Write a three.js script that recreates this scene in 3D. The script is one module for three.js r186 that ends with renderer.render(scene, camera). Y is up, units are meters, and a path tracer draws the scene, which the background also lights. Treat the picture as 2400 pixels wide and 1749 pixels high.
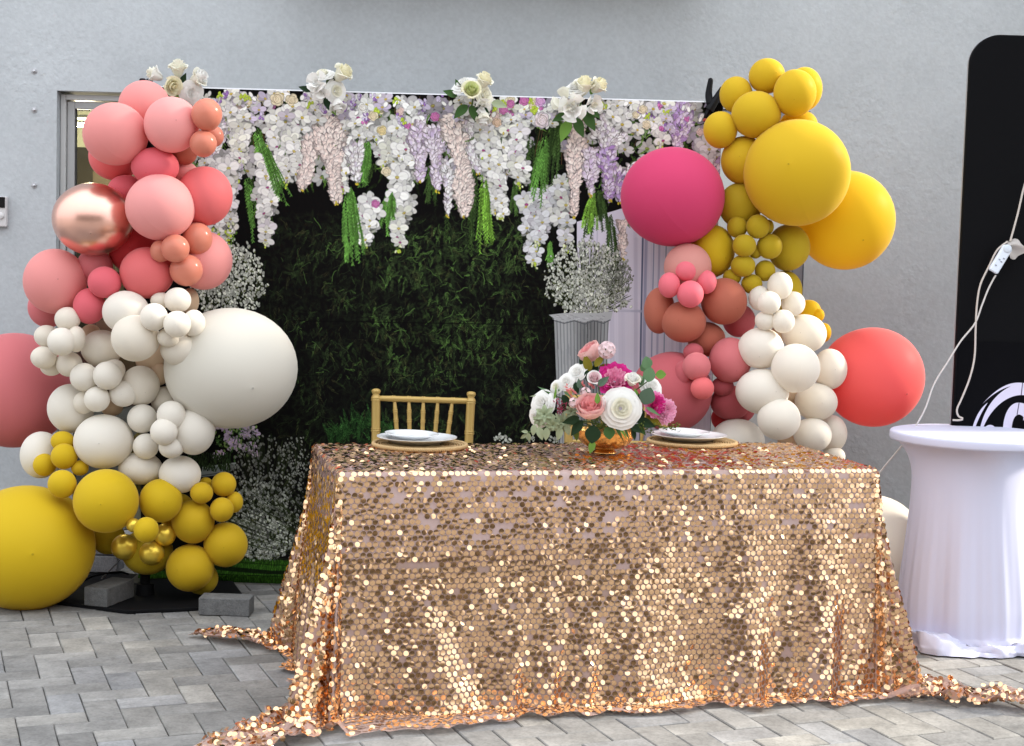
import * as THREE from 'three';
import { mergeGeometries } from 'three/addons/utils/BufferGeometryUtils.js';
import { RoundedBoxGeometry } from 'three/addons/geometries/RoundedBoxGeometry.js';

// ------------------------------------------------------------------ camera, sky, sun, exposure
const V = (x, y, z) => new THREE.Vector3(x, y, z);
const scene = new THREE.Scene();
const W0 = 2400, H0 = 1749, F = 3600, EYE = 1.46;
const camera = new THREE.PerspectiveCamera(2 * Math.atan(H0 / 2 / F) * 180 / Math.PI, W0 / H0, 0.1, 300);
camera.position.set(0, EYE, 0);
camera.rotation.order = 'YXZ';
camera.rotation.set(-0.0747, 0, 0.0279);
camera.updateMatrixWorld(true);
const renderer = new THREE.WebGLRenderer({ antialias: true });
renderer.setSize(1024, 746);
renderer.toneMapping = THREE.LinearToneMapping;
renderer.toneMappingExposure = 1.46;
renderer.shadowMap.enabled = true;

const SUN = V(0.86, 0.46, -0.20).normalize();
{
  const w = 256, h = 128, d = new Float32Array(w * h * 4);
  for (let j = 0; j < h; j++) for (let i = 0; i < w; i++) {
    const up = ((j + 0.5) / h - 0.5) * Math.PI, az = ((i + 0.5) / w - 0.5) * 2 * Math.PI;
    const x = Math.cos(az) * Math.cos(up), y = Math.sin(up), z = Math.sin(az) * Math.cos(up);
    const c = x * SUN.x + y * SUN.y + z * SUN.z;
    const e = Math.max(0, y);
    let L = 0.98 + 0.75 * e + 0.9 * Math.pow(Math.max(0, c), 5);          // bright thin overcast, hazier round the sun
    if (y < 0) L = 0.95 * Math.max(0.3, 1 + y * 3);
    const k = (j * w + i) * 4;
    d[k] = L * 0.955; d[k + 1] = L * 1.0; d[k + 2] = L * 1.06; d[k + 3] = 1;
  }
  const t = new THREE.DataTexture(d, w, h, THREE.RGBAFormat, THREE.FloatType);
  t.mapping = THREE.EquirectangularReflectionMapping; t.magFilter = THREE.LinearFilter; t.minFilter = THREE.LinearFilter; t.needsUpdate = true;
  scene.background = t; scene.environment = t;
}
const sun = new THREE.DirectionalLight(new THREE.Color(1, 0.91, 0.76), 4.6);
sun.position.copy(SUN).multiplyScalar(12).add(V(0, 0, -6)); sun.target.position.set(0, 0, -6);
sun.castShadow = true; sun.shadow.radius = 14; sun.shadow.mapSize.set(2048, 2048);
Object.assign(sun.shadow.camera, { left: -6, right: 6, top: 6, bottom: -6, near: 0.5, far: 40 });
scene.add(sun, sun.target);

// ------------------------------------------------------------------ helpers
function rng(seed) { let s = seed | 0; return () => { s = (s + 0x6d2b79f5) | 0; let t = Math.imul(s ^ (s >>> 15), 1 | s); t = (t + Math.imul(t ^ (t >>> 7), 61 | t)) ^ t; return ((t ^ (t >>> 14)) >>> 0) / 4294967296; }; }
const R0 = rng(7);
const lerp = (a, b, t) => a + (b - a) * t, clamp = (x, a, b) => Math.min(b, Math.max(a, x)), smooth = (a, b, x) => { const t = clamp((x - a) / (b - a), 0, 1); return t * t * (3 - 2 * t); };
const gauss = (r) => Math.sqrt(-2 * Math.log(1 - r() * 0.9999)) * Math.cos(6.28318 * r());
// a direction from the camera through a picture point of the 2400 x 1749 photograph, and points along it
function dirOf(px, py) { return V((px - W0 / 2) / F, -(py - H0 / 2) / F, -1).applyQuaternion(camera.quaternion); }
function at(px, py, depth) { const d = dirOf(px, py); return d.multiplyScalar(depth / -d.z).add(camera.position); }      // on the upright plane z = -depth
function atY(px, py, y) { const d = dirOf(px, py); return d.multiplyScalar((y - EYE) / d.y).add(camera.position); }        // on the level plane at height y
const names = {};
function numbered(n) { const k = names[n] = (names[n] ?? -1) + 1; return k ? n + '_' + String(k).padStart(3, '0') : n; }
function tag(o, label, category, group) { o.userData.label = label; o.userData.category = category; if (group) o.userData.group = group; return o; }
function thing(name, label, category, pos = V(0, 0, 0), turn = 0, group) { const o = new THREE.Group(); o.name = numbered(name); o.position.copy(pos); o.rotation.y = turn; scene.add(o); return tag(o, label, category, group); }
function part(parent, name, geo, mat) { const m = new THREE.Mesh(geo, mat); m.name = name; m.castShadow = m.receiveShadow = true; parent.add(m); return m; }
function solo(name, geo, mat, label, category, group) { const m = part(scene, numbered(name), geo, mat); return tag(m, label, category, group); }
function structure(o) { o.userData.kind = 'structure'; return o; }
function stuff(o) { o.userData.kind = 'stuff'; return o; }
const lin = (r, g, b) => new THREE.Color().setRGB(r, g, b);
const std = (c, rough = 0.8, more = {}) => new THREE.MeshStandardMaterial({ color: c, roughness: rough, ...more });
const phys = (c, rough = 0.8, more = {}) => new THREE.MeshPhysicalMaterial({ color: c, roughness: rough, side: THREE.DoubleSide, ...more });
function merge(list) { return mergeGeometries(list.map((g) => { const q = g.index ? g.toNonIndexed() : g; for (const k of Object.keys(q.attributes)) if (!['position', 'normal', 'uv'].includes(k)) q.deleteAttribute(k); return q; })); }
const moved = (g, x, y, z) => g.translate(x, y, z);
function rbox(w, h, d, r = 0.004, seg = 2) { return new RoundedBoxGeometry(w, h, d, seg, r); }
function tube(points, r, seg = 40, rad = 6, closed = false) { return new THREE.TubeGeometry(new THREE.CatmullRomCurve3(points, closed), seg, r, rad, closed); }
function lathe(pts, seg = 32) { return new THREE.LatheGeometry(pts.map(([x, y]) => new THREE.Vector2(x, y)), seg); }
function grid(nu, nv, f) {   // an open surface f(u, v, out) with u, v in 0..1
  const p = [], uv = [], ix = [], o = V(0, 0, 0);
  for (let j = 0; j <= nv; j++) for (let i = 0; i <= nu; i++) { f(i / nu, j / nv, o); p.push(o.x, o.y, o.z); uv.push(i / nu, j / nv); }
  for (let j = 0; j < nv; j++) for (let i = 0; i < nu; i++) { const a = j * (nu + 1) + i, b = a + 1, c = a + nu + 1, d = c + 1; ix.push(a, b, c, b, d, c); }
  const g = new THREE.BufferGeometry(); g.setAttribute('position', new THREE.Float32BufferAttribute(p, 3)); g.setAttribute('uv', new THREE.Float32BufferAttribute(uv, 2)); g.setIndex(ix); g.computeVertexNormals(); return g;
}
// value noise that tiles with the given period
const HT = new Float32Array(65536); { const r = rng(99); for (let i = 0; i < 65536; i++) HT[i] = r(); }
function vnoise(x, y, per, salt = 0) {
  const xi = Math.floor(x), yi = Math.floor(y), fx = x - xi, fy = y - yi, s = fx * fx * (3 - 2 * fx), t = fy * fy * (3 - 2 * fy);
  const h = (a, b) => HT[((((a % per) + per) % per) * 251 + (((b % per) + per) % per) * 7919 + salt * 1013) & 65535];
  return lerp(lerp(h(xi, yi), h(xi + 1, yi), s), lerp(h(xi, yi + 1), h(xi + 1, yi + 1), s), t);
}
function fbm(u, v, per, oct, salt = 0) { let a = 0, w = 0.5, n = 0; for (let o = 0; o < oct; o++) { a += w * vnoise(u * per, v * per, per, salt + o); n += w; w *= 0.55; per *= 2; } return a / n; }
function dataTex(n, f, srgb) {   // f(u, v) -> [r, g, b] in 0..1
  const d = new Uint8Array(n * n * 4);
  for (let j = 0; j < n; j++) for (let i = 0; i < n; i++) { const c = f(i / n, j / n), k = (j * n + i) * 4; d[k] = clamp(c[0], 0, 1) * 255; d[k + 1] = clamp(c[1], 0, 1) * 255; d[k + 2] = clamp(c[2], 0, 1) * 255; d[k + 3] = 255; }
  const t = new THREE.DataTexture(d, n, n); t.wrapS = t.wrapT = THREE.RepeatWrapping; t.magFilter = THREE.LinearFilter; t.minFilter = THREE.LinearMipmapLinearFilter; t.generateMipmaps = true;
  if (srgb) t.colorSpace = THREE.SRGBColorSpace; t.needsUpdate = true; return t;
}
function uvBox(g, s = 1) {   // uv in metres by the main axis of each face
  const p = g.attributes.position, n = g.attributes.normal, uv = new Float32Array(p.count * 2);
  for (let i = 0; i < p.count; i++) {
    const ax = Math.abs(n.getX(i)), ay = Math.abs(n.getY(i)), az = Math.abs(n.getZ(i));
    if (ay >= ax && ay >= az) { uv[i * 2] = p.getX(i) * s; uv[i * 2 + 1] = p.getZ(i) * s; } else if (ax >= az) { uv[i * 2] = p.getZ(i) * s; uv[i * 2 + 1] = p.getY(i) * s; } else { uv[i * 2] = p.getX(i) * s; uv[i * 2 + 1] = p.getY(i) * s; }
  }
  g.setAttribute('uv', new THREE.BufferAttribute(uv, 2)); return g;
}

// ------------------------------------------------------------------ ground: herringbone pavers on a bedding
const ZW = 7.4;                                          // the wall's face stands 7.4 m from the camera
{
  const ground = structure(part(scene, 'ground', new THREE.PlaneGeometry(120, 120).rotateX(-Math.PI / 2).translate(0, -0.03, 0), std(lin(0.3, 0.29, 0.275), 0.95)));
  const pave = new THREE.Group(); pave.name = 'pavement'; scene.add(pave); structure(pave);
  part(pave, 'bedding', uvBox(rbox(11, 0.03, 12.2, 0.002).translate(0, -0.0255, -2.7)), std(lin(0.085, 0.08, 0.074), 1));
  const tex = dataTex(512, (u, v) => { const a = fbm(u, v, 6, 5, 3), b = fbm(u, v, 90, 2, 11), s = 0.62 + 0.42 * a + 0.16 * (b - 0.5) + (b > 0.8 ? -0.08 : 0); return [s, s * 0.995, s * 0.985]; }, true);
  const bump = dataTex(256, (u, v) => { const s = 0.6 * fbm(u, v, 40, 2, 5) + 0.4 * fbm(u, v, 8, 3, 8); return [s, s, s]; });
  bump.repeat.set(1, 1);
  const PL = 0.212, PW = 0.106, PH = 0.04, CH = 0.0028, GAP = 0.0016;
  const paverGeo = (k) => {
    const r = rng(200 + k), a = PL / 2 - GAP, b = PW / 2 - GAP, q = [], uv = [], j = () => (r() - 0.5) * 0.0022;
    const P = [[-a + j(), -b + j()], [a + j(), -b + j()], [a + j(), b + j()], [-a + j(), b + j()]], c = CH + r() * 0.001, ox = r() * 5, oy = r() * 5;
    const top = P.map(([x, z]) => V(x - Math.sign(x) * c, 0, z - Math.sign(z) * c)), mid = P.map(([x, z]) => V(x, -c * 0.9, z)), bot = P.map(([x, z]) => V(x, -PH, z));
    const face = (A, B, C, D) => { for (const p of [A, B, C, A, C, D]) { q.push(p.x, p.y, p.z); uv.push(p.x * 1.6 + ox, p.z * 1.6 + p.y + oy); } };
    face(top[3], top[2], top[1], top[0]);
    for (let i = 0; i < 4; i++) { const n = (i + 1) % 4; face(top[i], top[n], mid[n], mid[i]); face(mid[i], mid[n], bot[n], bot[i]); }
    const g = new THREE.BufferGeometry(); g.setAttribute('position', new THREE.Float32BufferAttribute(q, 3)); g.setAttribute('uv', new THREE.Float32BufferAttribute(uv, 2)); g.computeVertexNormals(); return g;
  };
  const geos = Array.from({ length: 8 }, (_, k) => paverGeo(k));
  const mats = [[0.35, 0.344, 0.337], [0.38, 0.373, 0.364], [0.315, 0.311, 0.307], [0.42, 0.405, 0.38], [0.335, 0.338, 0.35], [0.365, 0.355, 0.34], [0.285, 0.281, 0.276], [0.385, 0.383, 0.39]].map((c) => std(lin(...c), 0.86, { map: tex, bumpMap: bump, bumpScale: 0.0016 }));
  const TH = 0.372, ex = V(Math.cos(TH), 0, -Math.sin(TH)), ez = V(Math.sin(TH), 0, Math.cos(TH)), all = [], r = rng(31);
  for (let i = -80; i < 80; i++) for (let j = -80; j < 80; j++) {
    // 90 degree herringbone on a unit grid of the paver width: a lying paver at cells where (i - j) mod 4 = 0, a standing one where it is 2 (mod 4) shifted
    const m = (((i - j) % 4) + 4) % 4; let cx, cz, rot;
    if (m === 0) { cx = i + 1; cz = j + 0.5; rot = 0; } else if (m === 3) { cx = i + 0.5; cz = j + 1; rot = 1; } else continue;
    const p = V(0, 0, -4).addScaledVector(ex, cx * PW).addScaledVector(ez, cz * PW);
    if (p.z < -ZW + 0.08 || p.z > 3 || Math.abs(p.x) > 5.2) continue;
    all.push({ p, rot, g: Math.floor(r() * 8), m: r() < 0.3 ? 0 : Math.floor(r() * 8), t: [gauss(r) * 0.004, gauss(r) * 0.004, gauss(r) * 0.0011] });
  }
  const q = new THREE.Quaternion();
  for (const e of all) {
    const s = e.p.clone().project(camera), x = (s.x + 1) * 1200, y = (1 - s.y) * H0 / 2;
    e.seen = e.p.z < -3 && x > -60 && x < 2460 && y < 1800 && !(x > 720 && x < 2080 && y < 1640) && !(x < 560 && y < 1380) && y > 1380;
    e.far = -e.p.z;
  }
  const seen = all.filter((e) => e.seen).sort((a, b) => a.far - b.far).slice(0, 300), keep = new Set(seen);
  const place = (o, e) => { o.position.copy(e.p); o.position.y = e.t[2]; o.rotation.set(e.t[0], TH + (e.rot ? Math.PI / 2 : 0), e.t[1], 'YXZ'); o.updateMatrix(); };
  seen.forEach((e, k) => place(part(pave, k ? 'paver_' + String(k).padStart(3, '0') : 'paver', geos[e.g], mats[e.m]), e));
  const o = new THREE.Object3D(), rest = all.filter((e) => !keep.has(e));
  mats.forEach((mat, k) => {
    const list = rest.filter((e) => e.m === k), im = new THREE.InstancedMesh(geos[k], mat, list.length); im.name = 'paving'; stuff(im);
    list.forEach((e, i) => { place(o, e); im.setMatrixAt(i, o.matrix); }); im.receiveShadow = true; pave.add(im);
  });
}

// ------------------------------------------------------------------ the building: stucco wall, two doors, what shows behind the glass
{
  const stuccoBump = dataTex(1024, (u, v) => { const a = fbm(u, v, 150, 3, 2), b = fbm(u, v, 6, 3, 21), w = fbm(u, v, 46, 4, 33), k = smooth(0.46, 0.66, fbm(u, v, 5, 3, 9)); const s = 0.3 * a + 0.2 * b + 0.5 * smooth(0.35, 0.75, w) * (0.2 + 0.8 * k); return [s, s, s]; });
  const stuccoTex = dataTex(512, (u, v) => { const s = 0.93 + 0.07 * (fbm(u, v, 7, 6, 40) - 0.5) + 0.06 * (fbm(u, v, 120, 2, 41) - 0.5); return [s * 0.985, s, s * 1.01]; }, true);
  for (const t of [stuccoBump, stuccoTex]) t.repeat.set(0.62, 0.62);
  const stucco = std(lin(0.59, 0.6, 0.612), 0.92, { map: stuccoTex, bumpMap: stuccoBump, bumpScale: 0.003 });
  const A = at(133, 212, ZW), B = at(1890, 500, ZW);
  const dl0 = A.x, dl1 = A.x + 1.0, dTop = A.y, dr1 = B.x, dr0 = B.x - 0.98;
  const s = new THREE.Shape(); s.moveTo(-6, -0.02); s.lineTo(4.3, -0.02); s.lineTo(4.3, 6.2); s.lineTo(-6, 6.2); s.closePath();
  for (const [x0, x1] of [[dl0, dl1], [dr0, dr1]]) { const h = new THREE.Path(); h.moveTo(x0, 0.0); h.lineTo(x0, dTop); h.lineTo(x1, dTop); h.lineTo(x1, 0.0); h.closePath(); s.holes.push(h); }
  const g = new THREE.ExtrudeGeometry(s, { depth: 0.3, bevelEnabled: false }).translate(0, 0, -ZW - 0.3);
  const wall = solo('building_wall', uvBox(g), stucco, 'pale grey stucco wall of the building behind the party decoration', 'wall');
  // a small tree at the right, outside the picture: it keeps the sun off the left half of the yard
  const tree = thing('small_tree', 'small round crowned tree at the right, outside the picture', 'tree', V(4.15, 0, -5.85)), rt = rng(61), lf = [];
  part(tree, 'trunk', merge([tube([V(0, 0, 0), V(0.03, 1.2, 0.02), V(-0.02, 2.4, 0), V(0, 3.2, 0.03)], 0.055, 20, 8), tube([V(-0.01, 2.3, 0), V(-0.3, 2.9, 0.3), V(-0.4, 3.3, 0.6)], 0.03, 10, 6), tube([V(0, 2.4, 0), V(0.25, 2.9, -0.35), V(0.3, 3.3, -0.6)], 0.03, 10, 6)]), std(lin(0.12, 0.09, 0.06), 0.9));
  for (let k = 0; k < 5200; k++) { const u = rt() * 6.283, c = 2 * rt() - 1, d = Math.cbrt(0.25 + 0.75 * rt()) * (0.8 + 0.35 * fbm(u / 6.3, c * 0.5 + 0.5, 8, 2, 90)), q = Math.sqrt(1 - c * c), g = new THREE.PlaneGeometry(0.05, 0.1); g.rotateX(rt() * 6.28).rotateY(rt() * 6.28).translate(Math.cos(u) * q * d * 0.62, 3.35 + c * d * 0.98, Math.sin(u) * q * d * 0.95); lf.push(g); }
  stuff(part(tree, 'crown', merge(lf), phys(lin(0.07, 0.12, 0.035), 0.9, { transmission: 0.25, thickness: 0 })));
  // the glazed door at the left
  const alu = std(lin(0.55, 0.55, 0.54), 0.5), alu2 = std(lin(0.42, 0.42, 0.42), 0.5), gasket = std(lin(0.05, 0.05, 0.05), 0.7);
  const door = thing('glass_door', 'grey framed glass door in the wall behind the pink balloons', 'door', V((dl0 + dl1) / 2, 0, -ZW - 0.085));
  const w = dl1 - dl0;
  const rect = (w, h0, h1, t, d) => merge([rbox(t, h1 - h0, d).translate(-w / 2 + t / 2, (h0 + h1) / 2, 0), rbox(t, h1 - h0, d).translate(w / 2 - t / 2, (h0 + h1) / 2, 0), rbox(w - 2 * t, t, d).translate(0, h1 - t / 2, 0), rbox(w - 2 * t, t, d).translate(0, h0 + t / 2, 0)]);
  part(door, 'frame', rect(w - 0.004, 0.002, dTop - 0.012, 0.026, 0.07), alu);
  part(door, 'sash', rect(w - 0.06, 0.034, dTop - 0.043, 0.036, 0.045).translate(0, 0, -0.006), alu2);
  part(door, 'gasket', rect(w - 0.134, 0.072, dTop - 0.082, 0.004, 0.02).translate(0, 0, -0.004), gasket);
  part(door, 'pane', rbox(w - 0.144, dTop - 0.16, 0.006, 0.001).translate(0, dTop / 2 - 0.005, -0.012), phys(lin(0.93, 0.96, 0.93), 0.02, { transmission: 1, thickness: 0, ior: 1.5, side: THREE.FrontSide }));
  // the room behind it
  const rz = -ZW - 1.5, room = new THREE.Group(); room.name = 'shop_interior'; scene.add(room); tag(room, 'dim room with shelves seen through the glass door', 'room');
  const rm = std(lin(0.33, 0.34, 0.29), 0.9), x0 = dl0 - 0.5, x1 = dl1 + 0.35;
  part(room, 'back_wall', rbox(x1 - x0 + 0.2, 2.9, 0.08).translate((x0 + x1) / 2, 1.44, rz - 0.05), std(lin(0.035, 0.03, 0.024), 0.9));
  part(room, 'side_wall', rbox(0.08, 2.9, 1.15).translate(x0 - 0.05, 1.44, rz + 0.58), rm); part(room, 'side_wall_001', rbox(0.08, 2.9, 1.15).translate(x1 + 0.05, 1.44, rz + 0.58), rm);
  part(room, 'ceiling', rbox(x1 - x0 + 0.2, 0.08, 1.2).translate((x0 + x1) / 2, 2.92, rz + 0.57), std(lin(0.55, 0.57, 0.52), 0.9));
  part(room, 'room_floor', rbox(x1 - x0 + 0.2, 0.04, 1.2).translate((x0 + x1) / 2, -0.01, rz + 0.57), std(lin(0.2, 0.19, 0.17), 0.7));
  const rr = rng(5), tg = new Map(), tm = [[0.17, 0.18, 0.12], [0.13, 0.095, 0.06], [0.2, 0.21, 0.15], [0.11, 0.085, 0.055]].map((c) => std(lin(...c), 0.55));
  let n = 0;
  const top = at(180, 345, ZW + 1.45).y;
  for (let y = top; y > 0.6;) { const h = 0.085 + 0.06 * rr(); for (let x = x0 + 0.25 + rr() * 0.08; x < dl1;) { const tw = 0.1 + 0.16 * rr(); const brown = x < dl0 + 0.02 || rr() < 0.2; part(room, n ? 'tile_' + String(n).padStart(3, '0') : 'tile', rbox(tw - 0.012, h - 0.012, 0.02, 0.002, 1).translate(x + tw / 2, y - h / 2, rz + 0.005), tm[brown ? 1 + 2 * (rr() < 0.5) : (rr() < 0.5 ? 0 : 2)]); n++; x += tw; } y -= h; }
  const wood = std(lin(0.3, 0.2, 0.08), 0.5);
  for (const [k, py] of [[0, 309], [1, 327], [2, 339]]) part(room, k ? 'shelf_00' + k : 'shelf', rbox(0.9, 0.014, 0.16).translate(dl0 + 0.33 + 0.1 * (k === 2), at(180, py, ZW + 1.32).y, rz + 0.12), wood);
  part(room, 'upper_panel', rbox(x1 - x0, 2.86 - top - 0.005, 0.012).translate((x0 + x1) / 2, (2.86 + top) / 2, rz - 0.002), std(lin(0.42, 0.42, 0.33), 0.7));
  const glow = new THREE.MeshStandardMaterial({ color: lin(0.9, 0.85, 0.7), emissive: lin(1, 0.88, 0.55), emissiveIntensity: 5 });
  for (const [k, px, py, len] of [[0, 205, 281, 0.34], [1, 180, 293, 0.22]]) {
    const p = at(px, py, ZW + 0.95), lamp = thing('strip_lamp', k ? 'short glowing lamp strip behind the glass, lower one of two' : 'long glowing lamp strip behind the glass, upper one of two', 'lamp', p, 0, 'lamps behind the glass door');
    part(lamp, 'diffuser', rbox(len, 0.018, 0.03, 0.006), glow); part(lamp, 'housing', rbox(len + 0.02, 0.014, 0.05, 0.003).translate(0, 0.018, 0), std(lin(0.6, 0.6, 0.58), 0.5));
    const l = new THREE.PointLight(lin(1, 0.86, 0.6), 0.55); l.position.set(0, -0.06, 0.0); l.castShadow = true; lamp.add(l);
  }
  // the door hidden behind the right balloons: only its frame edge and a strip of its leaf show
  const d2 = thing('white_door', 'white door with grey frame, mostly hidden behind the right balloons', 'door', V((dr0 + dr1) / 2, 0, -ZW - 0.06));
  part(d2, 'frame', rect(dr1 - dr0 - 0.004, 0.002, dTop - 0.004, 0.045, 0.1), std(lin(0.27, 0.28, 0.32), 0.5, { metalness: 0.3 }));
  part(d2, 'leaf', rbox(dr1 - dr0 - 0.1, dTop - 0.06, 0.045).translate(0, dTop / 2 - 0.02, -0.01), std(lin(0.66, 0.7, 0.7), 0.5));
  const hnd = part(d2, 'handle', merge([new THREE.CylinderGeometry(0.01, 0.01, 0.05, 12).rotateX(Math.PI / 2).translate(-0.38, 1.05, 0.035), rbox(0.12, 0.02, 0.016, 0.006).translate(-0.33, 1.05, 0.06)]), alu);
  // three bolts and the intercom
  const steel = std(lin(0.5, 0.5, 0.52), 0.35, { metalness: 0.8 });
  [[80, 167, 'topmost'], [80, 258, 'middle'], [80, 435, 'lowest']].forEach(([px, py, which]) => {
    const b = thing('wall_bolt', which + ' of the three round steel bolts on the wall left of the door', 'bolt', at(px, py, ZW), 0, 'bolts in a column on the wall');
    part(b, 'washer', lathe([[0, 0.003], [0.0135, 0.003], [0.0148, 0.0015], [0.0148, -0.002]], 24).rotateX(Math.PI / 2), steel);
    part(b, 'dome_nut', lathe([[0, 0.0125], [0.004, 0.012], [0.0075, 0.0095], [0.0092, 0.006], [0.0095, 0.003]], 20).rotateX(Math.PI / 2), steel);
  });
  const ic = thing('intercom', 'small intercom with black screen and white button plate at the left edge', 'intercom', at(-8, 495, ZW));
  part(ic, 'casing', rbox(0.112, 0.145, 0.03, 0.006).translate(0, -0.002, 0.013), std(lin(0.62, 0.6, 0.6), 0.5));
  part(ic, 'screen', rbox(0.104, 0.052, 0.006, 0.003).translate(-0.003, 0.042, 0.03), std(lin(0.01, 0.01, 0.012), 0.15));
  part(ic, 'button', lathe([[0, 0.012], [0.012, 0.011], [0.0155, 0.007], [0.016, 0]], 28).rotateX(Math.PI / 2).translate(0.03, -0.022, 0.026), std(lin(0.66, 0.64, 0.64), 0.4));
  // canopy over the wall, above the frame: it shades the top of the wall
  const can = thing('wall_canopy', 'shallow grey canopy on the wall just above the picture', 'canopy', V(at(1150, 0, ZW).x, 2.86, -ZW));
  part(can, 'slab', rbox(2.0, 0.06, 0.34, 0.008).translate(0, 0.03, 0.172), std(lin(0.3, 0.3, 0.29), 0.7));
  part(can, 'bracket', rbox(0.04, 0.18, 0.3, 0.006).translate(-0.7, 0.152, 0.152), steel); part(can, 'bracket_001', rbox(0.04, 0.18, 0.3, 0.006).translate(0.7, 0.152, 0.152), steel);
  // the building across the yard that the sequins and chrome balloons mirror
  const opp = thing('opposite_building', 'plain brown brick building across the yard behind the viewer', 'building', V(0, 0, 9));
  const ob = std(lin(0.12, 0.093, 0.06), 0.9);
  part(opp, 'wall', rbox(24, 5.6, 0.4, 0.02).translate(0, 2.78, 0.2), ob); part(opp, 'base', rbox(22, 2.0, 0.1, 0.02).translate(0, 0.98, -0.053), std(lin(0.035, 0.03, 0.022), 0.9));
  for (let k = -4; k <= 4; k++) part(opp, k + 4 ? 'window_00' + (k + 4) : 'window', rbox(1.1, 1.4, 0.06, 0.01).translate(k * 2.3, 3.5, -0.032), std(lin(0.04, 0.045, 0.05), 0.15));
}

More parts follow.
